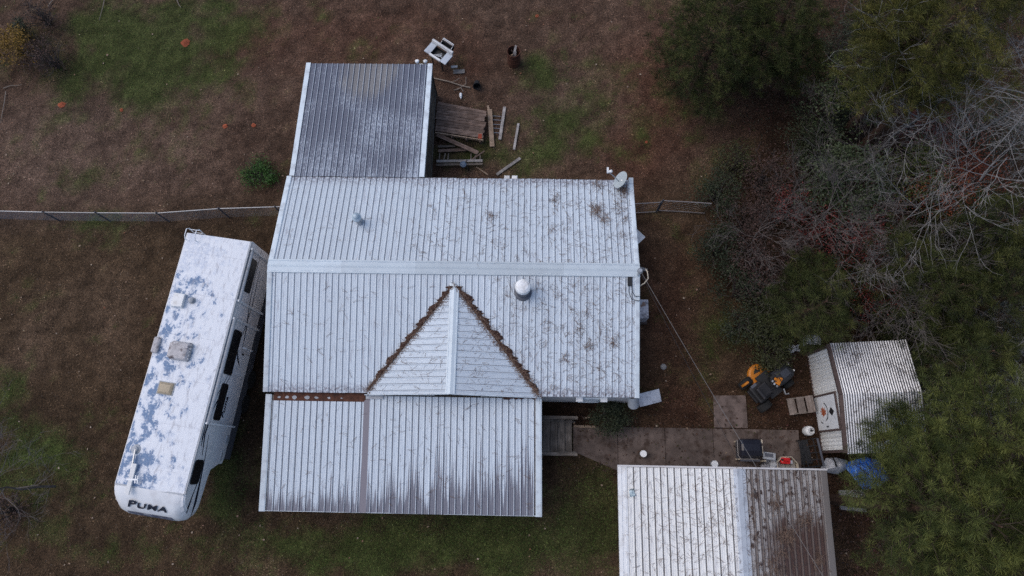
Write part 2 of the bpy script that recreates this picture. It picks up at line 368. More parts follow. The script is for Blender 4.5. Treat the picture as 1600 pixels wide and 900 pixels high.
# ------------------------------------------------------------------ roofs
def roof_sheets(parent, mat, u0, u1, frame, v0f, v1f, pitch=.2286, per=4, ribh=.022, name='roof_panel', wave=False, jit=.012, seg=1):
    us = u0; out = []
    while us < u1-.02:
        ue = min(us+pitch*per, u1); pr = []
        if wave:
            k = max(4, int(round((ue-us)/pitch))*6)
            for i in range(k+1): u = us+(ue-us)*i/k; pr.append((u, ribh*.5*(1-math.cos(2*math.pi*u/pitch))))
        else:
            k0 = int(math.floor(us/pitch+1e-6))
            for kk in range(k0, int(math.ceil(ue/pitch))+1):
                b = kk*pitch
                for du, h in ((0, 0), (.018, 1), (.040, 1), (.058, 0), (.112, 0), (.120, .16), (.130, .16), (.138, 0), (.176, 0), (.184, .16), (.194, .16), (.202, 0)):
                    if us-1e-6 <= b+du <= ue+1e-6: pr.append((b+du, h*ribh))
            if not pr or pr[0][0] > us+1e-4: pr.insert(0, (us, 0))
            if pr[-1][0] < ue-1e-4: pr.append((ue, 0))
        j = rng.uniform(-jit, jit); jz = rng.uniform(0, .002)
        V = []; A = []; Fc = []; ns = seg+1
        for u, h in pr:
            a, b = v0f(u), v1f(u)+j
            if b <= a: b = a+.002
            for q in range(ns):
                v = a+(b-a)*q/seg; V.append(frame(u, v, h+jz)); A.append((u, v, 0))
        for i in range(len(pr)-1):
            for q in range(seg): o = i*ns+q; Fc += [(o, o+1, o+ns+1), (o, o+ns+1, o+ns)]
        me = tri_mesh(name, np.array([tuple(p) for p in V]), {'ruv': ('FLOAT_VECTOR', A)}, Fc)
        out.append(link(name, me, mat, parent)); us = ue
    return out

M = {}
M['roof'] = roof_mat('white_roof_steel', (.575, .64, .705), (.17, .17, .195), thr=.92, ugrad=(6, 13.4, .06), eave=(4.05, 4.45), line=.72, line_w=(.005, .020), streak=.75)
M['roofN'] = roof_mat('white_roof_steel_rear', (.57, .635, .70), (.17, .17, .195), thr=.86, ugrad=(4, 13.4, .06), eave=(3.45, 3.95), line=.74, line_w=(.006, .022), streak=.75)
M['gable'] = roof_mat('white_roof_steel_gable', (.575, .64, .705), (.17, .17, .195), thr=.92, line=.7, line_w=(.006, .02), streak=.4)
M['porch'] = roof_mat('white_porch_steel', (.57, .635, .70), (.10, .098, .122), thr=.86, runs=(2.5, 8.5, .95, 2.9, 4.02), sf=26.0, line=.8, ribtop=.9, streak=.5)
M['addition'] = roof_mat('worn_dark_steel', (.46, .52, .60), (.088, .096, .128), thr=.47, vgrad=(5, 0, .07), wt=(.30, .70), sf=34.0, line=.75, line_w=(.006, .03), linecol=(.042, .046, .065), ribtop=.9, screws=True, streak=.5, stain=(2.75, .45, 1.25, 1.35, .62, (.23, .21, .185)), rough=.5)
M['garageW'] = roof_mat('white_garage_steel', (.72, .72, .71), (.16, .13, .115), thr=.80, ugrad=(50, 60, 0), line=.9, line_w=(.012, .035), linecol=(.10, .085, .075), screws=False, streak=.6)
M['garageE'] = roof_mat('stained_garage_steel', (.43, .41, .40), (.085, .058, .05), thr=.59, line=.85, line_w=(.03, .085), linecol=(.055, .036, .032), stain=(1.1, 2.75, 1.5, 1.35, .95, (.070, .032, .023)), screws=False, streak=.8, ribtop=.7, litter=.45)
M['trim'] = plain('white_trim', (.62, .69, .74), .45, 0, .08, 3, dirt=(.28, .27, .30), dirt_amt=.5)
M['ridge'] = plain('white_ridge_metal', (.57, .64, .69), .4, 0, .05, 3, dirt=(.3, .3, .33), dirt_amt=.15)
M['siding'] = plain('white_siding', (.62, .60, .60), .6, 0, .08, 3, dirt=(.35, .30, .28), dirt_amt=.4)
M['wood'] = wood_mat('grey_weathered_wood', (.10, .085, .072), (.21, .18, .155), 0)
M['woody'] = wood_mat('grey_weathered_wood_lengthwise', (.10, .085, .072), (.21, .18, .155), 1)
M['woodz'] = wood_mat('grey_wood_upright', (.085, .07, .058), (.17, .145, .12), 2)
M['brownwood'] = wood_mat('brown_weathered_wood', (.10, .062, .045), (.25, .185, .155), 0)
M['lumber'] = wood_mat('tan_lumber', (.26, .185, .13), (.36, .27, .20), 1)
M['greyboard'] = wood_mat('silver_grey_board', (.25, .23, .22), (.38, .355, .34), 1)
M['concrete'] = plain('stained_concrete', (.115, .088, .076), .9, 0, .45, 2.2, .2, dirt=(.042, .025, .018), dirt_amt=.8)
M['padconcrete'] = plain('grey_concrete', (.165, .125, .11), .9, 0, .4, 3.0, .2, dirt=(.055, .038, .03), dirt_amt=.75)
M['black'] = plain('black_plastic', (.018, .018, .020), .6, 0, .2, 8)
M['blackmetal'] = plain('black_metal', (.03, .03, .033), .5, .3, .2, 8)
M['glass'] = plain('dark_glass', (.012, .013, .015), .08, 0, .05, 2, .6)
M['white'] = plain('white_paint', (.78, .79, .80), .4, 0, .06, 5, dirt=(.40, .36, .33), dirt_amt=.45)
M['rv'] = plain('white_fibreglass', (.78, .79, .81), .35, 0, .05, 2, dirt=(.48, .46, .47), dirt_amt=.35)
M['galv'] = plain('galvanised_metal', (.42, .44, .47), .4, .7, .15, 6)
M['rust'] = plain('rusty_steel', (.10, .038, .022), .85, .1, .45, 9, dirt=(.035, .02, .016), dirt_amt=.7)
M['orange'] = plain('orange_paint', (.56, .19, .015), .4, 0, .12, 5, dirt=(.14, .06, .03), dirt_amt=.35)
M['red'] = plain('red_plastic', (.55, .015, .018), .35, 0, .1, 5)
M['tan'] = plain('tan_plastic', (.50, .43, .33), .5, 0, .15, 6)
M['grey'] = plain('grey_plastic', (.36, .38, .41), .5, 0, .1, 5, dirt=(.2, .19, .18), dirt_amt=.4)
M['darkgrey'] = plain('dark_grey_paint', (.085, .09, .11), .5, 0, .12, 5)
M['browntrim'] = plain('brown_painted_trim', (.095, .066, .06), .6, 0, .15, 6, dirt=(.05, .03, .025), dirt_amt=.5)
M['rubber'] = plain('tyre_rubber', (.018, .018, .018), .85, 0, .2, 8)
M['navy'] = plain('navy_decal', (.014, .017, .035), .4, 0, .1, 5)
M['ventgrey'] = plain('pale_blue_grey_metal', (.40, .48, .54), .4, .2, .08, 6)
M['clay'] = plain('red_clay', (.30, .085, .045), .95, 0, .35, 14, .1)
M['debris'] = plain('rotting_leaves', (.065, .036, .028), .95, 0, .5, 20, .1)
M['green'] = plain('faded_green_paint', (.05, .12, .09), .5, 0, .15, 6)

# ------------------------------------------------------------------ the house
house = thing('house', 'long white metal roofed house with a front gable and a porch roof', 'house', HO, HY)
L_, DS, DN, ZE, ZR = 13.34, 4.40, 8.24-4.40, 2.70, 3.59
sS, sN = (ZR-ZE)/DS, (ZR-ZE)/DN
aS, aN = math.atan(sS), math.atan(sN)
wl_ = MB().prism([(.1, -.0, .30), (.1, 8.14, .30), (.1, 8.14, ZE-.06), (.1, DS, ZR-.10), (.1, -.0, ZE-.07)], (13.14, 0, 0)).build('wall', M['siding'], house)
sk = MB().box((6.67, 4.06, .16), (13.04, 8.06, .32)).build('skirting', plain('skirting_block', (.13, .11, .10), .9), house)
def window(x0, x1, z0, z1, y, sy, shutters=True, parent=house):
    cx, cz = (x0+x1)/2, (z0+z1)/2
    f = MB().box((cx, y+sy*.02, z1+.03), (x1-x0+.16, .07, .08)).box((cx, y+sy*.025, z0-.03), (x1-x0+.16, .09, .06)).box((x0-.04, y+sy*.02, cz), (.08, .065, z1-z0)).box((x1+.04, y+sy*.02, cz), (.08, .065, z1-z0)).box((cx, y+sy*.018, cz), (x1-x0, .05, .04)).build('window', M['trim'], parent)
    MB().box((cx, y+sy*.004, cz), (x1-x0, .02, z1-z0)).build('pane', M['glass'], f)
    return f
window(11.42, 12.02, .95, 2.05, -.0, -1); window(7.8, 8.7, 1.0, 2.1, -.0, -1); window(1.6, 2.7, 1.0, 2.1, -.0, -1); window(7.2, 8.2, 1.1, 2.1, 8.14, 1); window(10.2, 11.2, 1.1, 2.1, 8.14, 1)
for x in (11.28, 12.16): MB().box((x, -.08, 2.25), (.24, .16, .10)).build('shutter_bracket', M['white'], house)
door = MB().box((5.6, -.02, 1.62), (.95, .06, 2.05)).build('door', M['white'], house); MB().lathe([(.03, 0), (.035, .03), (.02, .06)], (5.98, -.01, 1.55), 8, Matrix.Rotation(R(90), 3, 'X')).build('handle', M['galv'], door)
# main roof: a deck with its ribbed sheets on top
dk = MB().prism([(0, -.02, ZE-.05), (0, DS, ZR-.05), (0, 8.24, ZE-.06), (0, 8.24, ZE-.02), (0, DS, ZR-.015), (0, -.02, ZE-.015)], (L_, 0, 0)).build('main_roof', M['wood'], house)
fS = lambda u, v, h: (u, DS-v*math.cos(aS), ZR-v*math.sin(aS)+h)
fN = lambda u, v, h: (u, DS+v*math.cos(aN), ZR-v*math.sin(aN)+h)
lS, lN = DS/math.cos(aS)+.03, DN/math.cos(aN)+.03
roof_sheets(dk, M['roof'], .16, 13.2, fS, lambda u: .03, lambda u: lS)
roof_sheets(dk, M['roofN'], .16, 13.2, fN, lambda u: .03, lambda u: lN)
for i in range(5):   # ridge cap in lapped lengths, folded over the ridge with a bead along each edge
    x0 = i*L_/5-.02; x1 = (i+1)*L_/5+(.03 if i < 4 else .02); z = .028+i*.0015; rows = []
    for y, dz in ((-.25, -.006), (-.245, .030), (-.20, .030), (-.17, .002), (-.06, .002), (0, .016), (.06, .002), (.17, .002), (.20, .030), (.245, .030), (.25, -.006)):
        sl_ = sS if y < 0 else sN; rows.append([(x0, DS+y, ZR+z+dz-abs(y)*sl_), (x1, DS+y, ZR+z+dz-abs(y)*sl_)])
    MB().grid(rows).build('ridge_cap', M['ridge'], dk)
for x0, x1 in ((-.02, .17), (13.19, 13.36)):   # rake trim on both ends of both slopes
    for f_, l in ((fS, lS), (fN, lN)):
        m_ = MB(); h = .03
        m_.grid([[f_(x0, .2, -.10), f_(x0, l+.01, -.10)], [f_(x0, .2, h), f_(x0, l+.01, h)], [f_(x0+.02, .2, h+.012), f_(x0+.02, l+.01, h+.012)], [f_(x1-.02, .2, h+.012), f_(x1-.02, l+.01, h+.012)], [f_(x1, .2, h), f_(x1, l+.01, h)], [f_(x1, .2, -.10), f_(x1, l+.01, -.10)]])
        m_.build('rake_trim', M['trim'], dk)
# front gable
GX, GZ = 6.75, 3.477; gs = .2506; ga = math.atan(gs)
gd = MB()
gd.add([(GX, 3.80, GZ-.03), (GX-3.06, 0, ZE+.0), (GX, -.02, GZ-.03), (GX+3.06, 0, ZE), (GX-3.06, -.02, ZE), (GX+3.06, -.02, ZE)], [(0, 1, 4, 2), (0, 2, 5, 3), (2, 4, 5)])
gdo = gd.build('gable_roof', M['siding'], house)
fGW = lambda u, v, h: (GX-v*math.cos(ga), u, GZ-v*math.sin(ga)+h+.012)
fGE = lambda u, v, h: (GX+v*math.cos(ga), u, GZ-v*math.sin(ga)+h+.012)
gend = lambda u: max(.05, (3.10-.807*max(u, 0))/math.cos(ga)-.09)
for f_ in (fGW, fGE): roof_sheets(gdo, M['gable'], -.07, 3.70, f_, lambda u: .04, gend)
rows = []
for x, dz in ((-.17, -.01), (-.165, .02), (-.12, .02), (-.11, .012), (0, .022), (.11, .012), (.12, .02), (.165, .02), (.17, -.01)):
    rows.append([(GX+x, -.09, GZ+.04+dz-abs(x)*gs), (GX+x, 3.86, GZ+.04+dz-abs(x)*gs)])
MB().grid(rows).build('ridge_cap', M['ridge'], gdo)
for sx in (-1, 1):
    MB().beam((GX+sx*.05, -.085, GZ-.04), (GX+sx*3.12, -.085, ZE-.075), .02, .15).build('rake_trim', M['trim'], gdo)
    pts = []
    MB().grid([[(GX+sx*3.1, .0, ZE+.005), (GX, 3.86, GZ+.0)], [(GX+sx*2.9, .0, ZE+.035), (GX, 3.62, GZ+.01)]][::sx]).build('valley_flashing', plain('valley_flashing_dirt', (.16, .12, .11), .9, 0, .4, 12), gdo)
# porch roof in front
pz = lambda y: 2.50 + (y+.1)*(.40/3.99); pa = math.atan(.40/3.99)
pd_ = MB().prism([(.12, -.12, pz(-.12)-.07), (.12, -4.02, pz(-4.02)-.07), (.12, -4.02, pz(-4.02)-.02), (.12, -.12, pz(-.12)-.02)], (9.72, 0, 0)).build('porch_roof', M['wood'], house)
fP = lambda u, v, h: (u+v*.012, -.1-v*math.cos(pa), 2.50-v*math.sin(pa)+h)
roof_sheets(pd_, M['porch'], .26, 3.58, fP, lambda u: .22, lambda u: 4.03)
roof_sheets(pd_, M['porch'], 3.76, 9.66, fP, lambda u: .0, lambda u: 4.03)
MB().grid([[fP(3.56, .2, .004), fP(3.56, 4.03, .004)], [fP(3.78, 0, .004), fP(3.78, 4.03, .004)]]).build('rusted_panel', roof_mat('rusted_porch_sheet', (.34, .33, .38), (.13, .115, .13), thr=.46, line=0, screws=False), pd_)['label'] = 'dark rusted strip between the two halves of the porch roof'
MB().grid([[fP(.3, -.10, -.004), fP(.3, .24, -.004)], [fP(3.6, -.10, -.004), fP(3.6, .24, -.004)]]).build('rust_flashing', M['rust'], pd_)['label'] = 'red rusty strip along the top of the porch roof'
for i, (u, r) in enumerate(((.5, .05), (.78, .07), (1.05, .09), (1.5, .085), (1.85, .06), (2.3, .05), (2.75, .03))):   # pale patches of paint left on the rusty strip
    pp = [fP(u+r*math.cos(a)*rng.uniform(.8, 1.5), .10+r*.8*math.sin(a)*rng.uniform(.7, 1.1), .0) for a in np.linspace(0, 6.28, 10)[:-1]]
    MB().prism(pp, (0, 0, .004)).build('paint_patch', M['grey'], pd_)
for x0, x1 in ((.02, .24), (9.70, 9.92)):
    MB().grid([[fP(x0, -.0, -.10), fP(x0, 4.05, -.10)], [fP(x0, 0, .03), fP(x0, 4.05, .03)], [fP(x1-.05, 0, .036), fP(x1-.05, 4.05, .036)], [fP(x1, 0, .02), fP(x1, 4.05, .02)]]).build('rake_trim', M['trim'], pd_)
MB().box((4.99, -4.10, pz(-4.1)-.06), (9.7, .03, .12)).build('fascia', M['trim'], pd_)
MB().box((3.95, -.14, 2.53), (.62, .14, .05)).build('flashing_box', M['grey'], pd_)
for x in (.35, 3.5, 6.6, 9.6): MB().box((x, -3.85, (pz(-3.85)-.08+.0)/2), (.12, .12, pz(-3.85)-.08)).build('porch_post', M['white'], house)
for i in range(27): MB().box((5.0, -.1-.14*i-.07, .80), (9.6, .13, .04)).build('deck_board', M['wood'], house)
# steps down from the porch
st = thing('porch_steps', 'grey wooden steps with side rails leading down from the covered porch', 'steps', H2W(0, 0), HY)
for i in range(4): MB().box((10.16+.285*i, -1.29, .70-.17*i), (.265, 1.22, .045)).build('tread', M['woody'], st)
for y, z in ((-.64, .9), (-1.97, .62)):
    MB().beam((9.92, y, z), (11.32, y, z), .12, .09).build('rail', M['wood'], st)
    for x in (10.0, 11.18): MB().box((x, y, z/2-.03), (.09, .09, z-.06)).build('post', M['woodz'], st)
MB().beam((9.95, -.74, .68), (11.25, -.74, -.02), .05, .2).beam((9.95, -1.87, .68), (11.25, -1.87, -.02), .05, .2).build('stringer', M['wood'], st)
# roof vents
def vent(name, x, y, prof, n=18, par=house, mats=None, base=None):
    z = ZE+y*sS if y < DS else ZR-(y-DS)*sN
    o = None
    for i, (pr, mt, nm) in enumerate(prof):
        q = MB().lathe(pr, (x, y, z), n).build(nm, M[mt], o or par, smooth=False)
        o = o or q
    return o
vent('plumbing_vent', 3.08, 6.25, [([(.19, -.08), (.17, .03), (.12, .06), (.12, .5)], 'galv', 'roof_vent'), ([(.15, .46), (.17, .48), (.17, .56), (.11, .60), (.11, .66), (.08, .70), (.03, .72)], 'ventgrey', 'vent_cap')])
vent('flue', 9.2, 3.58, [([(.33, -.1), (.31, .06), (.24, .09), (.24, .66)], 'darkgrey', 'roof_vent'), ([(.22, .62), (.275, .65), (.275, .76), (.25, .83), (.17, .885), (.05, .90)], 'white', 'vent_cap')], 22)
# service mast with weatherhead and wire loops at the east end
zm = ZE+4.0*sS
ma = MB().tube([(13.28, 4.22, 2.3), (13.28, 4.22, zm+.55)], .04, 8).build('service_mast', M['galv'], house)
MB().lathe([(.05, 0), (.10, .03), (.11, .12), (.06, .2)], (13.28, 4.22, zm+.5), 10).build('weatherhead', M['galv'], ma)
MB().box((13.0, 4.0, zm+.03), (.16, .34, .04), 0, R(11)).build('mast_boot', M['black'], ma)
MB().tube([(12.97, 3.85, zm+.05), (12.96, 3.6, zm+.04), (13.05, 3.35, zm-.0), (13.3, 3.3, zm-.05), (13.42, 3.45, zm-.2)], .014, 5).tube([(13.05, 3.85, zm+.06), (13.08, 3.62, zm+.04), (13.18, 3.45, zm), (13.4, 3.5, zm-.1)], .014, 5).build('cable_loop', M['black'], ma)
MB().tube([(13.4, 3.9, zm-.2), (13.55, 3.98, zm-.1), (13.68, 4.15, zm-.1), (13.66, 4.4, zm-.1), (13.6, 4.5, zm-.1)], .022, 6).build('conduit', M['tan'], ma)
d_ = MB().lathe([(.20, 0), (.20, .62)], (13.18, .12, 2.36), 18, Matrix.Rotation(R(148), 3, 'X') @ Matrix.Rotation(R(10), 3, 'Y'))
d_.f = d_.f[:-2]; d_.build('metal_duct', M['grey'], house, solid=.012)
MB().box((13.27, 8.2, 2.76), (.17, .24, .09)).build('corner_cap', M['trim'], dk)

# ------------------------------------------------------------------ dark roofed addition behind the house
ad = thing('wooden_addition', 'wooden addition with a dark weathered metal roof joined to the rear of the house', 'building', HO, HY)
AY0, AY1, AZ0, AZ1 = 8.27, 13.55, 2.72, 2.22
az = lambda y: AZ0+(AZ1-AZ0)*(y-AY0)/(AY1-AY0); aa = math.atan((AZ0-AZ1)/(AY1-AY0))
MB().prism([(.32, 8.3, 0), (.32, 13.4, 0), (.32, 13.4, az(13.4)-.12), (.32, 8.3, az(8.3)-.12)], (4.86, 0, 0)).build('wall', M['wood'], ad)
y = 8.24
while y < 13.4:
    bw = rng.uniform(.16, .22); MB().box((5.2+rng.uniform(-.006, .006), y+bw/2, (az(y)-.14)/2), (.03, bw-.012, az(y)-.14-rng.uniform(0, .03))).build('plank', M['woodz'], ad); y += bw
x = .32
while x < 5.15:
    bw = rng.uniform(.18, .24); MB().box((x+bw/2, 13.42, (az(13.4)-.14)/2), (bw-.012, .03, az(13.4)-.16)).build('plank', M['woodz'], ad); x += bw
for z in (.35, 1.2): MB().box((5.235, 10.8, z), (.035, 5.0, .09)).build('rail', M['woody'], ad)
rd_ = MB().prism([(.14, AY0+.02, az(AY0)-.09), (.14, 13.52, az(13.52)-.09), (.14, 13.52, az(13.52)-.02), (.14, AY0+.02, az(AY0)-.02)], (5.1, 0, 0)).build('lean_to_roof', M['wood'], ad)
fA = lambda u, v, h: (u, AY1-v*math.cos(aa), AZ1+v*math.sin(aa)+h)
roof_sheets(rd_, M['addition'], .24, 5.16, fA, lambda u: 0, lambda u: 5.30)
for x0, x1 in ((.08, .27), (5.13, 5.32)):
    MB().grid([[fA(x0, -.02, -.12), fA(x0, 5.29, -.12)], [fA(x0, -.02, .03), fA(x0, 5.29, .03)], [fA(x1, -.02, .032), fA(x1, 5.29, .032)], [fA(x1, -.02, -.12), fA(x1, 5.29, -.12)]]).build('rake_trim', M['trim'], ad)
fl = MB().box((4.85, 13.56, 2.12), (.16, .08, .12)).build('floodlight', M['white'], ad)
for dx in (-.17, .17): MB().lathe([(.02, -.10), (.04, -.06), (.085, .02), (.09, .07), (.05, .10)], (4.85+dx, 13.66, 2.2), 12, Matrix.Rotation(R(-25), 3, 'X')).build('lamp_head', M['white'], fl)
b_ = MB().box((0, 0, .0), (.62, .14, .05), R(8)).build('board', M['lumber']); b_.location = H2W(-.02, 8.42, 1.2); tagp(b_, 'short tan board poking out beside the corner of the dark roofed addition', 'board')
MB().box((0, 0, -.6), (.09, .09, 1.15)).build('post', M['woodz'], b_)

# ------------------------------------------------------------------ travel trailer
rv = thing('travel_trailer', 'long white fifth wheel travel trailer with peeling blue patches on its roof', 'trailer', (-11.78, 9.03, 0), R(-12))
RW = 2.43
prof = [(0.0, 1.2), (0, 3.36), (-.06, 3.5), (-9.0, 3.52), (-9.25, 3.48), (-9.48, 3.38), (-9.68, 3.22), (-9.84, 3.0), (-9.93, 2.75), (-9.93, 2.55), (-9.86, 2.38), (-9.7, 2.28), (-8.5, 2.16), (-8.2, 2.1), (-7.95, 1.45), (-7.85, 1.2)]
xs = [0, .03, .12, .28, .55, 1.0, 1.43, 1.88, 2.15, 2.31, 2.40, RW]; V = []; Fc = []
for x in xs:
    dd = min(x, RW-x); t_ = min(1, dd/.42); pull = .30*(1-math.sqrt(max(0, 1-(1-t_)**2)))
    for y, z in prof:
        wgt = max(0, min(1, (-8.9-y)/.95)) if y < -8.9 else 0
        zz = z - (.05*(1-min(1, dd/.03)) if abs(z-3.5) < .03 else 0) + (.035*math.sin(math.pi*x/RW) if z > 3.49 else 0)
        V.append((x, y+pull*wgt, zz))
n_ = len(prof)
for i in range(len(xs)-1):
    for j in range(n_): k = (j+1) % n_; Fc.append((i*n_+j, i*n_+k, (i+1)*n_+k, (i+1)*n_+j))
Fc += [tuple(range(n_)), tuple(range((len(xs)-1)*n_, len(xs)*n_))[::-1]]
t = NT('white_trailer_siding'); o_ = t.obj(); sp = t.n('ShaderNodeSeparateXYZ', {0: o_})
n = t.noise(o_, 3, 4); c = t.mix(t.ramp(n, .45, .7, 0, .25), (.80, .79, .80), (.58, .56, .57))
wv = t.math('FRACT', t.math('MULTIPLY', sp.outputs[2], 6.0)); t.bump(t.ramp(wv, .0, .12, 0, 1), .5, .012)
sidM = t.fin(c, .4, 0, .35)
body = MB().add(V, Fc).build('body', sidM, rv)
nose = MB()   # bright smooth cap over the nose, following the body a little proud of it
rows = []
for x in [q for q in np.linspace(.0, RW, 15)]:
    dd = min(x, RW-x); t_ = min(1, dd/.42); pull = .30*(1-math.sqrt(max(0, 1-(1-t_)**2)))
    row = []
    for y, z in [(-8.98, 3.565), (-9.1, 3.545)] + [(a-.018, b+.018) for a, b in prof[4:11]]:
        wgt = max(0, min(1, (-8.9-y)/.95)); row.append((x+(x-RW/2)*.012, y+pull*wgt, z-(.05*(1-min(1, dd/.12))) + (.0 if z < 3.5 else -.02+.03*math.sin(math.pi*x/RW))))
    rows.append(row)
nose.grid(rows).build('nose_cap', M['rv'], rv, smooth=True)
t = NT('peeling_rubber_roof'); o_ = t.obj(); sp = t.n('ShaderNodeSeparateXYZ', {0: o_}); x_, y_ = sp.outputs[0], sp.outputs[1]
wv_ = t.n('ShaderNodeVectorMath', {0: o_, 1: (1.25, 1.0, 1)}, operation='MULTIPLY').outputs[0]
n1 = t.noise(wv_, 2.3, 8, .66); n2 = t.noise(o_, 9, 5, .7); n3 = t.noise(t.vec(t.math('MULTIPLY', x_, 3.0), t.math('MULTIPLY', y_, .8)), 2.5, 6, .75)
side = t.ramp(x_, 0.7, 2.0, .08, -.07, False); fr_ = t.ramp(y_, -9.0, -7.4, .07, 0.0); rr_ = t.ramp(y_, -2.0, -.6, 0, -.2)
pm = t.ramp(t.math('ADD', t.math('ADD', n1, side), t.math('ADD', t.math('ADD', fr_, rr_), t.math('MULTIPLY', t.math('SUBTRACT', t.noise(o_, 16, 4, .7), .5), .22))), .565, .635)
fade = t.ramp(t.math('ADD', n1, t.math('ADD', side, fr_)), .47, .60, 0, .45)
c = t.mix(t.math('MULTIPLY', fade, t.ramp(n2, .35, .6)), (.80, .82, .86), (.38, .46, .62))
c = t.mix(t.math('MULTIPLY', pm, t.ramp(n2, .30, .42)), c, t.mix(t.ramp(n2, .4, .7), (.13, .215, .36), (.24, .33, .49)))
grime = t.math('MULTIPLY', t.ramp(n3, .50, .72), t.ramp(t.math('ADD', x_, t.math('MULTIPLY', n1, .5)), .5, 1.5, .25, .75))
c = t.mix(grime, c, (.30, .285, .31))
c = t.mix(t.math('MULTIPLY', t.ramp(t.noise(t.vec(t.math('MULTIPLY', x_, 9.0), t.math('MULTIPLY', y_, 3.0), 4.0), 1.0, 6, .75), .52, .70), t.ramp(n1, .4, .6, .25, .6)), c, (.33, .33, .38))
seamd = t.math('ABSOLUTE', t.math('SUBTRACT', t.math('FRACT', t.math('DIVIDE', y_, 1.52)), .5))
c = t.mix(t.math('MULTIPLY', t.ramp(seamd, .004, .012, .4, 0), t.ramp(n2, .4, .6)), c, (.35, .34, .38))
t.bump(n2, .25, .01)
rfM = t.fin(c, .6, 0, .3)
rows = []
for x in np.linspace(.03, RW-.03, 9):
    rows.append([(x, -.05, 3.51+.035*math.sin(math.pi*x/RW)+.008), (x, -4.5, 3.523+.035*math.sin(math.pi*x/RW)+.008), (x, -9.0, 3.532+.035*math.sin(math.pi*x/RW)+.008)])
MB().grid(rows).build('roof_membrane', rfM, rv)
MB().beam((.02, -.05, 3.49), (.02, -9.0, 3.50), .04, .06).build('edge_trim', M['rv'], rv)
MB().beam((RW-.0, -.05, 3.49), (RW-.0, -9.0, 3.50), .05, .07).build('edge_trim', M['grey'], rv)
MB().beam((.03, -9.0, 3.555), (RW-.03, -9.0, 3.555), .05, .018).build('roof_seam', M['grey'], rv)
MB().box((RW/2, -3.95, .88), (RW-.10, 7.75, .66)).build('skirt', M['darkgrey'], rv)
SX = RW
def side_rect(y0, y1, z0, z1, name, mat, r=.08, t0=.0, th=.02, par=rv):
    pts = []
    for cy, cz, a0 in ((y1-r, z1-r, 0), (y0+r, z1-r, 90), (y0+r, z0+r, 180), (y1-r, z0+r, 270)):
        for k in range(4): a = R(a0+30*k); pts.append((SX+t0, cy+r*math.cos(a), cz+r*math.sin(a)))
    return MB().prism(pts, (th, 0, 0)).build(name, M[mat], par)
for y0, y1, z0, z1 in ((-1.78, -.58, 2.62, 3.28), (-4.82, -3.25, 2.40, 3.03), (-6.45, -5.2, 2.40, 2.90), (-8.64, -7.88, 2.82, 3.38)):
    fo = side_rect(y0-.03, y1+.03, z0-.03, z1+.03, 'window', 'blackmetal', .11); side_rect(y0, y1, z0, z1, 'pane', 'glass', .09, .02, .006, fo)
dr = side_rect(-4.75, -3.95, 1.22, 2.32, 'door', 'rv', .05, 0, .015); MB().box((SX+.03, -3.98, 1.9), (.03, .05, .16)).build('handle', M['black'], dr)
MB().tube([(SX+.03, -3.75, 1.35), (SX+.14, -3.75, 1.42), (SX+.14, -3.75, 2.0), (SX+.03, -3.75, 2.07)], .03, 6).build('grab_handle', M['white'], rv)
def stripe(cpts, wds, t0=.006):
    m_ = MB(); up = []; dn = []
    for (y, z), w_ in zip(cpts, wds): up.append((SX+t0, y, z+w_/2)); dn.append((SX+t0, y, z-w_/2))
    m_.grid([up, dn]).build('stripe', M['navy'], rv)
stripe([(-.05, 2.50), (-1.2, 2.48), (-2.2, 2.35), (-3.0, 2.1), (-3.9, 2.0)], [.02, .03, .05, .08, .02])
stripe([(-.8, 2.2), (-2.2, 2.1), (-3.2, 2.25), (-3.5, 2.4)], [.02, .05, .05, .02])
stripe([(-4.7, 2.3), (-5.4, 2.75), (-6.2, 3.12), (-7.0, 3.22), (-7.7, 3.02)], [.02, .04, .07, .10, .03])
stripe([(-4.75, 2.55), (-5.6, 3.05), (-6.5, 3.33), (-7.1, 3.33), (-7.4, 3.25)], [.02, .04, .07, .09, .03])
stripe([(-7.0, 2.92), (-7.9, 2.74), (-8.7, 2.66), (-9.3, 2.62), (-9.75, 2.68)], [.03, .05, .12, .16, .03])
stripe([(-8.4, 2.78), (-9.0, 2.95), (-9.4, 3.05), (-9.62, 3.05)], [.02, .06, .12, .04])
stripe([(-3.95, 2.36), (-4.2, 2.2), (-4.45, 1.9)], [.05, .16, .03], .02)
def text(body_, name, mat, size, loc, rot, par, ext=.004, sx=1.0, shear=0.0, bold=0.0, small_caps=False):
    cu_ = bpy.data.curves.new(name, 'FONT'); cu_.body = body_; cu_.size = size; cu_.extrude = ext; cu_.shear = shear; cu_.offset = bold; cu_.space_character = 1.08; cu_.align_x = 'CENTER'; cu_.resolution_u = 3
    if small_caps:
        cu_.small_caps_scale = .78
        for ch in cu_.body_format[1:]: ch.use_small_caps = True
    tmp = bpy.data.objects.new('t', cu_); COL.objects.link(tmp); dg = bpy.context.evaluated_depsgraph_get()
    me = bpy.data.meshes.new_from_object(tmp.evaluated_get(dg)); bpy.data.objects.remove(tmp)
    me.materials.clear(); o = link(name, me, mat, par); o.location = loc; o.rotation_euler = rot; o.scale = (sx, 1, 1); return o
text('Puma', 'lettering', M['navy'], 0.42, (1.18, -9.665, 3.305), (R(40), 0, 0), rv, .012, 1.42, .22, .004, True)
text('Puma', 'lettering', M['navy'], .30, (SX+.008, -6.0, 2.14), (R(90), 0, R(90)), rv, .004, 1.1, .35, .006)
bandM = plain('faded_nose_graphic', (.09, .10, .145), .45, 0, .3, 4, dirt=(.55, .56, .6), dirt_amt=.75)
rows = []
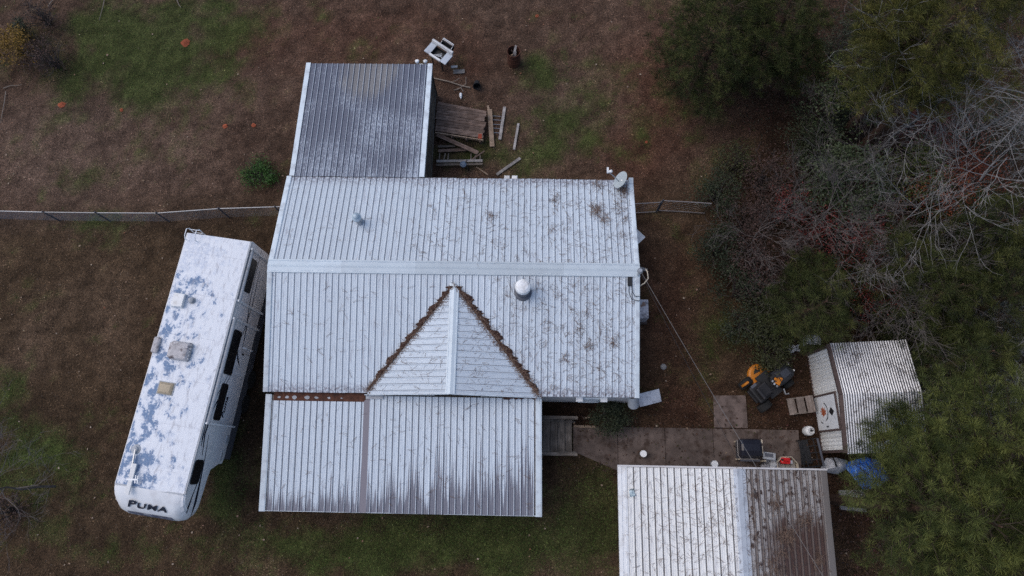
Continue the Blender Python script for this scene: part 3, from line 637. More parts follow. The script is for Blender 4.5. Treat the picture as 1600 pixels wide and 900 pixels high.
for x in np.linspace(.42, 1.98, 11):
    dd = min(x, RW-x); t_ = min(1, dd/.42); pull = .30*(1-math.sqrt(max(0, 1-(1-t_)**2)))
    rows.append([(x, y-.026+pull*max(0, min(1, (-8.9-y)/.95)), z+.022) for y, z in ((-9.81, 3.045), (-9.84, 3.0), (-9.93, 2.75), (-9.93, 2.62))])
MB().grid(rows).build('nose_graphic', bandM, rv)
# awnings: rolled tubes with arms standing against the wall
for y0, y1, r in ((-2.91, -6.62, .075), (-.3, -2.26, .06)):
    MB().tube([(SX+.08, y0, 3.40), (SX+.08, y1, 3.40)], r, 10).build('awning_roll', M['grey'], rv)
    for y in (y0, y1): MB().beam((SX+.05, y, 3.48), (SX+.10, y, 1.28), .10, .06, (0, 1, 0)).build('awning_arm', M['white'], rv)
# roof fittings
zr = 3.545
def rvl(px, py, z=zr):
    p = P(px, py, z) - Vector((-11.78, 9.03, z)); a = R(-12); return (p.x*math.cos(a)+p.y*math.sin(a), -p.x*math.sin(a)+p.y*math.cos(a))
x, y = rvl(281, 470); MB().add([(x-.26, y-.27, zr), (x+.2, y-.27, zr), (x+.2, y+.27, zr), (x-.26, y+.27, zr), (x-.22, y-.25, zr+.12), (x+.22, y-.23, zr+.2), (x+.22, y+.23, zr+.2), (x-.22, y+.25, zr+.12)], [(0, 1, 2, 3), (4, 5, 6, 7), (0, 1, 5, 4), (1, 2, 6, 5), (2, 3, 7, 6), (3, 0, 4, 7)]).build('roof_vent', M['white'], rv, .02)
x, y = rvl(301, 470); MB().lathe([(.13, 0), (.12, .04), (.07, .05), (.07, .12), (.10, .13), (.09, .17), (.02, .19)], (x, y, zr), 12).build('plumbing_vent', M['grey'], rv)
x, y = rvl(283, 549); dirtw = plain('dirty_white_plastic', (.42, .40, .405), .6, 0, .3, 6, dirt=(.12, .095, .10), dirt_amt=1.0)
ac = MB(); pl = []
for k, (zz, s_) in enumerate(((0, .98), (.10, 1.0), (.22, .93), (.29, .80), (.31, .55))): pl.append([(x+sx_*.39*s_, y+sy_*.33*s_, zr+zz*.85) for sx_, sy_ in ((-1, -.75), (-.7, -1), (.85, -1), (1, -.85), (1, .85), (.85, 1), (-.7, 1), (-1, .75), (-1, -.75))])
ac.grid(pl); ac.f.append(tuple(len(ac.v)-9+k for k in range(8))); ac.build('air_conditioner', dirtw, rv)
for k in range(5): MB().box((x+.385, y-.24+.12*k, zr+.13), (.03, .075, .12)).build('louvre', M['grey'], rv)
x, y = rvl(244, 539); MB().box((x+.03, y, zr+.06), (.25, .58, .13)).build('refrigerator_vent', dirtw, rv, .07)
x, y = rvl(260, 607); sky_ = MB().box((x, y, zr+.015), (.60, .46, .05)).build('skylight', M['grey'], rv, .02); sk2 = MB(); sk2.lathe([(.37, 0), (.34, .05), (.24, .09), (.05, .10)], (0, 0, 0), 4, Matrix.Rotation(R(45), 3, 'Z')); so_ = sk2.build('dome', plain('yellowed_plastic', (.44, .36, .25), .35, 0, .15, 5, dirt=(.25, .2, .14), dirt_amt=.6), sky_); so_.location = (x, y, zr+.035); so_.scale = (1.0, .78, .8)
x, y = rvl(213, 702); an = MB().lathe([(.17, 0), (.16, .03), (.10, .05), (.09, .10), (.02, .12)], (x, y, zr), 14).build('antenna_mast', M['grey'], rv)
x2, y2 = rvl(211, 775, 3.62)
MB().tube([(x+.02, y, zr+.09), (x+.12, y-.85, zr+.13)], .035, 6).build('antenna_arm', M['galv'], an)
MB().beam((x+.17, y-.45, zr+.14), (x+.20, y-1.45, zr+.16), .14, .06).build('antenna_boom', M['white'], an)
MB().beam((x+.05, y-.98, zr+.16), (x+.42, y-.93, zr+.16), .05, .05).beam((x+.40, y-.80, zr+.16), (x+.44, y-1.06, zr+.16), .03, .03).beam((x+.32, y-.80, zr+.16), (x+.36, y-1.06, zr+.16), .03, .03).build('antenna_element', M['white'], an)
MB().lathe([(.24, 0), (.23, .006)], (x, y, zr-.004), 16).build('sealant_ring', M['white'], an)
x, y = rvl(300, 706); 
for px, py in ((277, 783),): x, y = rvl(px, py, 3.44); MB().box((x, y, 3.44), (.10, .07, .10)).build('marker_light', M['white'], rv)
# ladder at the rear
la = MB()
for x in (.10, .48): la.tube([(x, .06, 1.2), (x, .07, 3.3), (x, .10, 3.62), (x, .02, 3.80), (x, -.22, 3.80), (x, -.34, 3.70), (x, -.34, 3.56)], .018, 6)
ld = la.build('ladder', M['white'], rv)
for z in (1.5, 1.85, 2.2, 2.55, 2.9, 3.25, 3.6): MB().tube([(.10, .075, z), (.48, .075, z)], .014, 5).build('rung', M['white'], ld)
for sx_, mx in ((0.02, 1), (RW-.02, -1)):
    for y in (-4.75, -5.7):
        wq = MB().lathe([(.20, -.1), (.36, -.1), (.37, -.06), (.37, .06), (.36, .1), (.20, .1)], (sx_+mx*.12, y, .37), 18, Matrix.Rotation(R(90), 3, 'Y')).build('wheel', M['rubber'], rv)
        MB().lathe([(.20, -.09), (.19, .09)], (sx_+mx*.12, y, .37), 14, Matrix.Rotation(R(90), 3, 'Y')).build('rim', M['white'], wq)
for x in (.35, RW-.35): MB().tube([(x, -7.75, 1.25), (x, -7.75, .02)], .05, 6).build('landing_leg', M['blackmetal'], rv)
bx = MB().box((RW-.30, -7.72, 1.42), (.62, .55, .42)).build('front_box', M['white'], rv, .06)
text('PUMA', 'lettering', M['navy'], .10, (RW+.012, -7.72, 1.42), (R(90), 0, R(90)), bx, .003)
MB().box((RW-.1, -7.1, 1.33), (.26, .30, .26)).build('battery_box', M['grey'], rv, .03)

# ------------------------------------------------------------------ outbuilding at the lower right
ga_ = thing('outbuilding', 'outbuilding with one white and one brown stained slope of metal roof', 'building', HO, HY)
GX0, GX1, GR, GY = 12.60, 19.77, 16.50, -2.37
GE, GZR = 2.42, 3.06
gaW, gaE = math.atan((GZR-GE)/(GR-GX0)), math.atan((GZR-GE)/(GX1-GR))
MB().prism([(12.9, -2.62, 0), (19.5, -2.62, 0), (19.5, -2.62, GE-.05), (GR, -2.62, GZR-.12), (12.9, -2.62, GE-.05)], (0, -7.2, 0)).build('wall', M['siding'], ga_)
gd2 = MB().prism([(GX0+.02, GY-.02, GE-.06), (GR, GY-.02, GZR-.06), (GX1-.02, GY-.02, GE-.06), (GX1-.02, GY-.02, GE-.02), (GR, GY-.02, GZR-.02), (GX0+.02, GY-.02, GE-.02)], (0, -7.6, 0)).build('roof_deck', M['wood'], ga_)
# ribs run along the building here, so the sheets lie lengthwise
gl = 7.6
fW2 = lambda u, v, h: (GX0+u*math.cos(gaW), GY-v, GE+u*math.sin(gaW)+h)
fE2 = lambda u, v, h: (GX1-u*math.cos(gaE), GY-v, GE+u*math.sin(gaE)+h)
lw, le = (GR-GX0)/math.cos(gaW), (GX1-GR)/math.cos(gaE)
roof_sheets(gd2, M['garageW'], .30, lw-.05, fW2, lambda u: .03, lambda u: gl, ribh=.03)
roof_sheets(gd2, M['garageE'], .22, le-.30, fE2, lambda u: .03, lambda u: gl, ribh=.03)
MB().grid([[fW2(u, .02, h), fW2(u, gl, h)] for u, h in ((-.02, -.1), (-.02, .03), (.10, .034), (.12, .02), (.20, .02), (.22, .034), (.30, .02))]).build('edge_trim', M['white'], ga_)
MB().grid([[fE2(u, .02, h), fE2(u, gl, h)] for u, h in ((-.02, -.1), (-.02, .03), (.06, .034), (.2, .03), (.24, .012))]).build('edge_trim', roof_mat('stained_edge_trim', (.33, .33, .33), (.11, .09, .08), thr=.46, line=0, screws=False), ga_)
MB().grid([[fW2(lw-.12, .0, .02), fW2(lw-.12, gl, .02)], [fW2(lw-.10, .0, .045), fW2(lw-.10, gl, .045)], [fW2(lw, .0, .05), fW2(lw, gl, .05)], [fE2(le-.18, 0, .045), fE2(le-.18, gl, .045)], [fE2(le-.2, 0, .03), fE2(le-.2, gl, .03)], [fE2(le-.32, 0, .026), fE2(le-.32, gl, .026)]]).build('ridge_cap', plain('pale_ridge_metal', (.56, .60, .66), .4, 0, .06, 3, dirt=(.25, .25, .28), dirt_amt=.5), ga_)
for a, b in (((GX0-.02, GE), (GR, GZR)), ((GR, GZR), (GX1+.02, GE))):
    MB().beam((a[0], GY+.01, a[1]-.03), (b[0], GY+.01, b[1]-.03), .06, .16).build('rake_trim', M['siding'], ga_)
MB().box((14.2, -2.60, 1.0), (.9, .05, 2.0)).build('door', M['white'], ga_)

# ------------------------------------------------------------------ small metal shed
sp0, sp1 = P(1297, 539, 2.05), P(1325, 706, 2.10)
ve = (sp1-sp0); ve.z = 0; SLn = ve.length; srz = math.atan2(ve.y, ve.x)+math.pi/2   # local -y runs along the front wall, +x goes back
sh = thing('metal_shed', 'small white metal shed with brown trim and a shiny corrugated roof', 'shed', (sp0.x, sp0.y, 0), srz)
SD, SE_, SRZ = 2.78, 2.02, 2.36; SM = -SLn*.48
shM = plain('white_ribbed_steel', (.72, .72, .70), .45, 0, .06, 4, dirt=(.45, .43, .40), dirt_amt=.3)
MB().prism([(.02, -.02, 0), (.02, -.02, SE_-.03), (.02, SM, SRZ-.03), (.02, -SLn+.02, SE_-.03), (.02, -SLn+.02, 0)], (SD-.04, 0, 0)).build('wall', shM, sh)
def topz(y): return SE_+(SRZ-SE_)*(1-abs((y-SM)/(SM if y > SM else (-SLn-SM))))
D0, D1, DT = -SLn*.455, -SLn*.785, 1.80
def rib_wall(y0, y1):
    yy = y0; 
    while yy > y1+.02:
        ye = max(yy-.30, y1); k = 8; rows = []
        for i in range(k+1):
            y_ = yy+(ye-yy)*i/k; x_ = -.012 if i % 4 in (1, 2) else .012
            rows.append([(x_, y_, .06), (x_, y_, topz(y_)-.07)])
        MB().grid(rows).build('wall_panel', shM, sh); yy = ye
rib_wall(-.06, D0+.04); rib_wall(D1-.04, -SLn+.06)
MB().box((-.0, (D0+D1)/2, (DT+.14+topz((D0+D1)/2)-.08)/2), (.03, D0-D1+.04, topz((D0+D1)/2)-DT-.22)).build('wall_panel', shM, sh)
dr = MB().box((-.015, (D0+D1)/2, DT/2+.05), (.05, D0-D1-.02, DT-.06)).build('door', plain('white_shed_door', (.66, .67, .68), .5, 0, .06, 3, dirt=(.42, .42, .42), dirt_amt=.3), sh)
for y_ in (D0+.03, D1-.03): MB().box((-.025, y_, DT/2+.07), (.07, .07, DT+.1)).build('door_frame', M['browntrim'], sh)
MB().box((-.025, (D0+D1)/2, DT+.085), (.07, D0-D1-.01, .08)).build('door_frame', M['browntrim'], sh)
for y_ in (-.03, -SLn+.03): MB().box((-.02, y_, (topz(y_)-.02)/2), (.07, .09, topz(y_)-.04)).build('corner_trim', M['browntrim'], sh)
for a, b in ((.03, SM), (SM, -SLn-.03)): MB().beam((-.05, a, topz(a)-.01), (-.05, b, topz(b)-.01), .13, .10).build('rake_trim', M['browntrim'], sh)
MB().box((.0, -SLn/2, .03), (.06, SLn-.2, .05)).build('sill_trim', M['browntrim'], sh)
dy = (D0+D1)/2
MB().prism([(-.041, dy+.01, 1.62), (-.041, dy+.17, 1.40), (-.041, dy+.01, 1.18), (-.041, dy-.15, 1.40)], (-.004, 0, 0)).build('diamond_mark', M['black'], dr)
pts = [(-.041, dy+.04+r_*math.cos(a)*.20, .72+r_*math.sin(a)*.26) for a, r_ in zip(np.linspace(0, 6.28, 19)[:-1], [1, .6, .95, .55, 1.1, .7, 1, .6, .9, .65, 1.05, .6, .95, .5, 1.1, .6, 1, .7])]
MB().prism(pts, (-.004, 0, 0)).build('orange_emblem', plain('rusty_orange_print', (.42, .085, .02), .7, 0, .4, 20, dirt=(.55, .5, .46), dirt_amt=.6), dr)
for k in range(16):
    a = R(20+140*k/15); MB().box((-.042, dy+.04+.33*math.cos(a)*1.0, .76+.34*math.sin(a)), (.005, .035, rng.uniform(.05, .10)), 0, rng.uniform(-.6, .6)).build('printed_letter', M['black'], dr)
for k in range(5): MB().box((-.042, dy-.36+rng.uniform(-.06, .06), .42+.03*k), (.005, .09-.01*k, .014)).build('printed_mark', M['black'], dr)
for k in range(4): MB().box((-.042, dy-.30+.05*k, 1.66-.03*k), (.005, .025, .05), 0, .4*k).build('printed_mark', M['grey'], dr)
MB().box((-.06, D1+.12, .95), (.05, .05, .10)).build('door_latch', M['blackmetal'], dr)
t = NT('corrugated_galvalume'); o_ = t.obj(); n1 = t.noise(o_, 1.1, 5, .6); n2 = t.noise(o_, 14, 4, .7); a_ = t.attr('ruv').outputs['Vector']; sp_ = t.n('ShaderNodeSeparateXYZ', {0: a_})
vly = t.math('ABSOLUTE', t.math('SUBTRACT', t.math('FRACT', t.math('DIVIDE', sp_.outputs[0], .092)), .5))
c = t.mix(t.ramp(t.math('ADD', vly, t.math('MULTIPLY', t.math('SUBTRACT', n2, .5), .35)), .26, .42), (.62, .63, .66), (.085, .075, .075))
c = t.mix(t.ramp(t.math('ADD', n1, t.math('MULTIPLY', t.math('SUBTRACT', n2, .5), .5)), .53, .66, 0, .75), c, (.07, .055, .05))
t.bump(n2, .2, .004); galM = t.fin(c, .38, .45, .5)
rdk = MB().prism([(.0, .05, SE_-.03), (.0, SM, SRZ-.03), (.0, -SLn-.05, SE_-.03), (0, -SLn-.05, SE_-.01), (0, SM, SRZ-.01), (0, .05, SE_-.01)], (SD, 0, 0)).build('roof_deck', M['wood'], sh)
for s_, ln in ((1, -SM+.08), (-1, SLn+SM+.08)):
    sl2 = (SRZ-SE_)/(-SM) if s_ > 0 else (SRZ-SE_)/(SLn+SM)
    fr_ = (lambda u, v, h, s_=s_, sl2=sl2: (u, SM+s_*v, SRZ-v*sl2+h+.004))
    roof_sheets(rdk, galM, .02, SD+.05, fr_, lambda u: 0, lambda u, ln=ln: ln, pitch=.092, per=7, ribh=.028, wave=True)

# ------------------------------------------------------------------ things in the yard
def at(name, label, cat, px, py, z=0.0, rz=0.0, group=None):
    p = P(px, py, z); return thing(name, label, cat, (p.x, p.y, 0), rz, group)
# satellite dish on the rear eave
q = HP(971, 283, 3.05); sd_ = thing('satellite_dish', 'pale grey satellite dish on the rear right corner of the house roof', 'satellite dish', H2W(q.x, q.y, 2.8), HY)
Md = Matrix.Rotation(R(-20), 3, 'Z') @ Matrix.Rotation(R(-50), 3, 'Y')
d_ = MB().lathe([(.03, .0), (.16, .012), (.28, .04), (.38, .08), (.385, .09), (.375, .092), (.28, .055), (.16, .025), (.03, .013)], (0, 0, .34), 28, Md); o = d_.build('dish', plain('dish_paint', (.40, .45, .47), .5, 0, .06, 4, dirt=(.3, .31, .33), dirt_amt=.4), sd_, smooth=True); o.scale = (.84, .94, .84)
MB().tube([(.05, 0, -.08), (.05, 0, .22), (.0, 0, .34)], .03, 8).box((.05, 0, -.06), (.22, .16, .03)).build('mount', M['galv'], sd_)
MB().tube([(.0, -.05, .12), (-.25, .09, .38), (-.52, .20, .62)], .02, 6).build('feed_arm', M['galv'], sd_)
MB().lathe([(.03, 0), (.055, .03), (.055, .13), (.03, .15)], (-.52, .22, .60), 10, Matrix.Rotation(R(60), 3, 'Y')).box((-.56, .26, .64), (.07, .22, .07)).build('receiver', M['white'], sd_)

# broken white grill
a_ = R(-40); p = P(685, 83, .9); gr = thing('gas_grill', 'broken white gas grill with side shelves and an open lid', 'grill', (p.x, p.y, 0), a_)
for sx in (-1, 1): MB().box((sx*.44, 0, .88), (.30, .56, .05)).build('side_shelf', plain('pale_blue_white_paint', (.55, .60, .67), .4, 0, .08, 5, dirt=(.3, .3, .32), dirt_amt=.5), gr, .01)
MB().box((0, -.25, .87), (.60, .09, .10)).build('control_panel', M['white'], gr)
fb = MB(); fb.box((0, .0, .70), (.58, .42, .03)); 
for c_, dd in (((-.285, 0, .79), (.02, .42, .2)), ((.285, 0, .79), (.02, .42, .2)), ((0, -.20, .79), (.56, .02, .2)), ((0, .22, .79), (.58, .02, .2))): fb.box(c_, dd)
fb.build('firebox', M['blackmetal'], gr)
for k in range(5): MB().beam((-.2+.08*k, -.15+.03*k, .76), (.1+.04*k, .12-.05*k, .78), .02, .02).build('grate_bar', M['galv'], gr)
MB().lathe([(.05, 0), (.06, .02), (.04, .06)], (.12, -.02, .75), 10).build('burner', M['galv'], gr)
MB().box((0, .315, .99), (1.12, .10, .14), 0, R(-14)).build('lid_edge', M['white'], gr, .01)
ld_ = MB(); ld_.box((.12, .50, 1.0), (.56, .02, .30)).box((-.15, .47, .95), (.02, .28, .2)).box((.39, .47, .95), (.02, .28, .2)).build('lid', M['black'], gr)
MB().tube([(-.16, .62, 1.12), (.40, .62, 1.12)], .022, 6).tube([(-.16, .56, 1.13), (.40, .56, 1.13)], .014, 6).tube([(-.16, .62, 1.12), (-.16, .36, 1.02)], .015, 6).tube([(.40, .62, 1.12), (.40, .36, 1.02)], .015, 6).build('lid_frame', M['white'], gr)
MB().box((.12, .48, .9), (.52, .25, .02)).build('lid_liner', M['black'], gr)
for sx in (-.27, .27):
    for sy in (-.18, .18): MB().box((sx, sy, .35), (.04, .04, .70)).build('leg', M['blackmetal'], gr)
MB().box((.72, .12, .35), (.28, .10, .06), R(40)).build('loose_bracket', M['grey'], gr)
# burn barrel
p = P(802.5, 80, .88); ba = thing('burn_barrel', 'rusty open burn barrel with scraps sticking out', 'barrel', (p.x, p.y, 0))
bb = MB(); bb.lathe([(.285, 0), (.29, .02), (.285, .28), (.30, .30), (.285, .32), (.285, .57), (.30, .59), (.285, .61), (.285, .86), (.30, .885), (.275, .885), (.268, .3)], (0, 0, 0), 22)
bb.build('drum', M['rust'], ba)
MB().lathe([(.265, .28), (.2, .42), (.12, .46), (.02, .48)], (0, 0, 0), 14).build('ash', M['debris'], ba)
for k, (x0, y0, x1, y1, z1, w_, mt) in enumerate(((-.05, -.12, .12, .16, 1.05, .10, 'greyboard'), (.0, -.18, .06, .0, .85, .14, 'greyboard'), (-.2, .08, -.05, -.1, .80, .07, 'lumber'), (-.22, -.12, -.08, -.16, .84, .05, 'lumber'), (.1, .1, -.1, .17, .72, .06, 'brownwood'))):
    MB().beam((x0, y0, .45), (x1, y1, z1), w_, .02).build('scrap', M[mt], ba)
# ant hills / clay mounds
for i, (px, py, r, lab) in enumerate(((290, 67, .20, 'orange red clay mound at the right edge of the far green patch'), (97, 164, .16, 'round red clay mound near the left side of the yard'), (352, 197, .11, 'small red clay mound between the left yard and the dark addition'), (396, 196, .10, 'small red clay mound nearest the dark addition'), (190, 172, .08, 'tiny red clay spot below the green patch'), (839, 25, .08, 'small red clay spot near the top of the yard'), (1010, 222, .06, 'small red clay spot near the pines'))):
    p = P(px, py); V = [(0, 0, r*.45)]; n_ = 14
    rows = [[(rr*r*rng.uniform(.8, 1.2)*math.cos(2*math.pi*k/n_), rr*r*rng.uniform(.75, 1.15)*math.sin(2*math.pi*k/n_), r*.45*max(0, 1-rr)**.8+rng.uniform(0, .02)) for k in range(n_)] for rr in (.25, .55, .8, 1.05)]
    mb = MB(); mb.grid([q_+[q_[0]] for q_ in rows]); mb.f.append(tuple(range(n_)))
    o = mb.build('ant_hill', M['clay'], None); o.location = (p.x, p.y, .0); tagp(o, lab, 'ant hill', 'red clay ant hills')
# low deck with loose planks
DA, DB, DC, DD = P(684, 159, .42), P(760, 174, .42), P(755, 217, .42), P(680, 205, .42)
dkt = thing('wooden_platform', 'low weathered wooden platform beside the dark roofed addition', 'deck', ((DA+DC)/2)*1.0-Vector((0, 0, .42)), 0); c0 = (DA+DC)/2
for i in range(10):
    f0, f1 = i/10, (i+.88)/10; e0, e1 = rng.uniform(-.03, .02), rng.uniform(-.05, .05)
    a0 = DA.lerp(DD, (f0+f1)/2); b0 = DB.lerp(DC, (f0+f1)/2); d = (b0-a0).normalized()
    MB().beam(a0-c0+d*e0+Vector((0, 0, .42)), b0-c0+d*e1+Vector((0, 0, .42+rng.uniform(-.012, .012))), (DD-DA).length*.088, .035).build('plank', M['brownwood'], dkt)
for f_ in (.06, .35, .65, .94):
    a0 = DA.lerp(DB, f_); b0 = DD.lerp(DC, f_); MB().beam(a0-c0+Vector((0, 0, .35)), b0-c0+(b0-a0)*.12+Vector((0, 0, .35)), .05, .10).build('joist', M['brownwood'], dkt)
    for e in (a0, b0): MB().box(tuple(e-c0+Vector((0, 0, .15))), (.09, .09, .32)).build('post', M['woodz'], dkt)
MB().beam(DD-c0+Vector((0, -.05, .36)), DC-c0+Vector((0, -.05, .36)), .04, .13).build('rim_board', M['lumber'], dkt)
MB().box(tuple(DC-c0+Vector((-.13, .12, .445))), (.16, .22, .012), R(-8)).build('red_patch', plain('red_stain', (.32, .06, .03), .8, 0, .3, 12), dkt)
BOARDS = [(765, 171, 769, 229, .20, .12, 'lumber', 'tan board with an orange stained end right of the platform'), (762, 165, 766, 180, .09, .06, 'lumber', 'short tan board end above the orange stained board'),
    (788.5, 167, 781, 218, .125, .06, 'greyboard', 'silver grey board standing between the tan board and the lone grey boards'), (810, 193, 803, 234, .10, .05, 'greyboard', 'grey board lying alone farthest right of the platform'),
    (813, 247, 776, 273, .12, .05, 'greyboard', 'slanting grey board nearest the rear eave of the house'), (682, 210, 747, 239, .17, .30, 'brownwood', 'wide brown board slanting down off the platform'),
    (684, 229, 711, 228, .10, .14, 'wood', 'short dark plank under the slanting brown board'), (685, 236, 738, 233, .14, .12, 'brownwood', 'rusty brown plank lying below the slanting board'),
    (682, 252, 754, 251, .11, .34, 'greyboard', 'long pale beam of the old frame below the platform'), (682, 257.5, 754, 256, .10, .22, 'wood', 'long dark beam beside the pale beam below the platform'),
    (744, 261, 762, 273, .05, .04, 'lumber', 'thin stick lying on the grass by the house eave'), (738, 249, 757, 236, .06, .24, 'brownwood', 'thin reddish stick across the end of the pale beam')]
for (x0, y0, x1, y1, w_, z, mt, lab) in BOARDS:
    a, b = P(x0, y0, z), P(x1, y1, z); c = (a+b)/2; L = (b-a).length
    o = MB().box((0, 0, 0), (L, w_, .04)).build('board', M[mt]); o.location = (c.x, c.y, z); o.rotation_euler = (rng.uniform(-.04, .04), 0, math.atan2((b-a).y, (b-a).x)); tagp(o, lab, 'board', 'loose boards by the platform')
fr = at('stick_pile', 'collapsed wooden frame of short sticks under the long beams', 'frame', 718, 246, .1)
for px in (687, 696, 701, 736, 743, 750): a, b = P(px, 240, .15)-fr.location, P(px+rng.uniform(-3, 2), 250, .28)-fr.location; MB().beam(a, b, .045, .045).build('stick', M['wood'], fr)
rk = at('wire_rack', 'rack of thin metal rods lying between two boards', 'rack', 775, 194)
for k, y in enumerate((181, 187, 194, 200, 207)): a, b = P(768, y, .05)-rk.location, P(783, y+1, .06)-rk.location; MB().tube([a, b], .012, 5).build('rod', M['galv'], rk)
tl = at('yard_tool', 'small blue and black tool lying across the pale beam', 'tool', 727, 255)
o = P(724, 258, .4)-tl.location; MB().lathe([(.07, 0), (.14, .03), (.14, .10), (.06, .14)], o, 12).build('motor', plain('dull_blue_plastic', (.09, .13, .19), .5), tl)
MB().tube([P(730, 250, .5)-tl.location, P(727, 255, .5)-tl.location, P(731, 263, .3)-tl.location, P(733, 267, .1)-tl.location], .03, 6).build('shaft', M['black'], tl)
for i, (px, lab) in enumerate(((792, 'left of two white boxes peeking out behind the rear eave'), (804, 'right of two white boxes peeking out behind the rear eave'))):
    p = P(px, 280, .8); o = MB().box((0, 0, .4), (.24, .34, .8), R(-6)).box((0, 0, .81), (.2, .3, .03), R(-6)).build('white_box', M['white'], None, .02); o.location = (p.x, p.y, 0); tagp(o, lab, 'box')
# odds and ends near the rear of the addition
br = MB().tube([P(677, 122, .05), P(700, 127, .10), P(722, 134, .06), P(735, 137, .05)], [.03, .028, .025, .035], 6).tube([P(705, 128, .08), P(712, 126, .12), P(718, 122, .08)], .012, 5).tube([P(715, 140, .05), P(722, 135, .08), P(728, 131, .05), P(728, 120, .04)], .014, 5).tube([P(710, 141, .04), P(720, 137, .06), P(724, 143, .04)], .02, 5)
tagp(br.build('fallen_branch', plain('bleached_wood', (.24, .20, .165), .9)), 'long bleached branch lying beside the dark roofed addition', 'branch')
for x0, y0, x1, y1, lab in ((9, 143, 1, 192, 'pale fallen stick at the left edge of the yard'), (5, 138, 34, 132, 'short pale fallen stick above the long stick at the left edge'), (163, 0, 155, 32, 'thin pale fallen stick at the top of the green patch'), (271, -4, 283, 12, 'short pale stick at the top edge right of the green patch'), (75, 10, 86, -4, 'pale curved stick near the upper left corner')):
    a, b = P(x0, y0, .05), P(x1, y1, .05); tagp(MB().tube([a, a.lerp(b, .4)+Vector((.04, .05, .03)), a.lerp(b, .7), b], [.02, .018, .014, .008], 5).build('fallen_branch', bpy.data.materials['bleached_wood']), lab, 'branch')
p = P(745, 128, .2); o = MB(); o.lathe([(.12, 0), (.165, .30), (.18, .31), (.18, .33), (.15, .33), (.11, .03)], (0, 0, .16), 16, Matrix.Rotation(R(62), 3, 'X')); o = o.build('plant_pot', M['black']); o.location = (p.x, p.y, 0); tagp(o, 'black plastic plant pot lying in the yard by the branch', 'pot')
p = P(720, 147); o = MB().lathe([(.05, 0), (.06, .02), (.06, .18), (.025, .24), (.025, .28)], (0, 0, .06), 12, Matrix.Rotation(R(85), 3, 'X')).build('plastic_bottle', M['white']); o.location = (p.x, p.y, 0); tagp(o, 'small white bottle lying below the bleached branch', 'bottle')
sc_ = at('sheet_metal_scrap', 'grey crumpled scrap of sheet metal near the grill', 'scrap', 717, 113)
MB().grid([[(x*.17-.25+rng.uniform(-.03, .03), y*.10-.1, .03+rng.uniform(0, .06)) for x in range(4)] for y in range(3)]).build('sheet', plain('dull_scrap', (.16, .15, .145), .6, .3), sc_, solid=.006)
# chain link fence on the left, gate on the right
def fence(o, tops, zt, posts, rail_mat, h0=.03, mesh_step=.10, rail_r=.022, bottom=False):
    loc = o.location
    pts = [P(x, y, zt) for x, y in tops]
    for i in range(len(pts)-1):
        MB().tube([pts[i]-loc, pts[i+1]-loc], rail_r, 6).build('top_rail', rail_mat, o)
        if bottom: MB().tube([pts[i]-loc-Vector((0, 0, zt-.08)), pts[i+1]-loc-Vector((0, 0, zt-.08))], rail_r*.9, 6).build('bottom_rail', rail_mat, o)
    for x, y in posts:
        p = P(x, y, zt)-loc; MB().tube([(p.x, p.y, 0), (p.x, p.y, zt+.06)], .032, 8).lathe([(.035, 0), (.03, .03), (.01, .05)], (p.x, p.y, zt+.06), 8).build('post', M['darkgrey'], o)
    cum = [0]
    for i in range(len(pts)-1): cum.append(cum[-1]+(pts[i+1]-pts[i]).length)
    def pos(s):
        s = max(0, min(cum[-1]-1e-4, s)); i = max(k for k in range(len(pts)-1) if cum[k] <= s); f_ = (s-cum[i])/(cum[i+1]-cum[i]); return pts[i].lerp(pts[i+1], f_)-loc
    V = []; hh = zt-.04-h0; s = -hh
    while s < cum[-1]:
        for sg in (1, -1):
            s0, s1 = (s, s+hh) if sg > 0 else (s+hh, s); zz0, zz1 = h0, zt-.04
            if s0 < 0: zz0 = h0+(0-s0)/abs(s1-s0)*hh if sg > 0 else h0
            a, b = pos(s0), pos(s1)
            if sg > 0 and s0 < 0: a = pos(0)
            if sg < 0 and s1 < 0: zz1 = h0+hh*(s0/hh)
            a = Vector((a.x, a.y, zz0)); b = Vector((b.x, b.y, zz1)); d = Vector((0, 0, .0019)); e = Vector((0, .0019, 0))
            V += [a-d, b-d, b+d, a-d, b+d, a+d, a-e, b-e, b+e, a-e, b+e, a+e]
        s += mesh_step
    link('wire_mesh', tri_mesh('wire_mesh', np.array([tuple(v) for v in V])), M['galv'], o)
p = P(0, 330, 0); fl_ = thing('chain_link_fence', 'grey chain link fence running from the left edge to the house', 'fence', (p.x, p.y, 0))
fence(fl_, [(-130, 326), (-30, 329), (68, 331.5), (150, 332.5), (245, 333), (342, 326), (437, 323)], 1.0, [(-30, 329), (68, 331.5), (150, 332.5), (245, 333), (342, 326), (430, 323.5)], plain('pale_fence_rail', (.30, .31, .33), .4, .4))
p = P(1036, 316, 0); fr_ = thing('fence_gate', 'metal pipe gate between the house and the dark bushes', 'gate', (p.x, p.y, 0))
fence(fr_, [(991, 318.5), (1035, 316)], 1.12, [(1033, 316)], plain('rusty_grey_pipe', (.24, .215, .21), .5, .4), bottom=True, mesh_step=.3)
fence(fr_, [(1036, 313.5), (1075, 315.5), (1112, 318)], 1.16, [(1036, 313.5)], bpy.data.materials['rusty_grey_pipe'], bottom=True, mesh_step=.3)

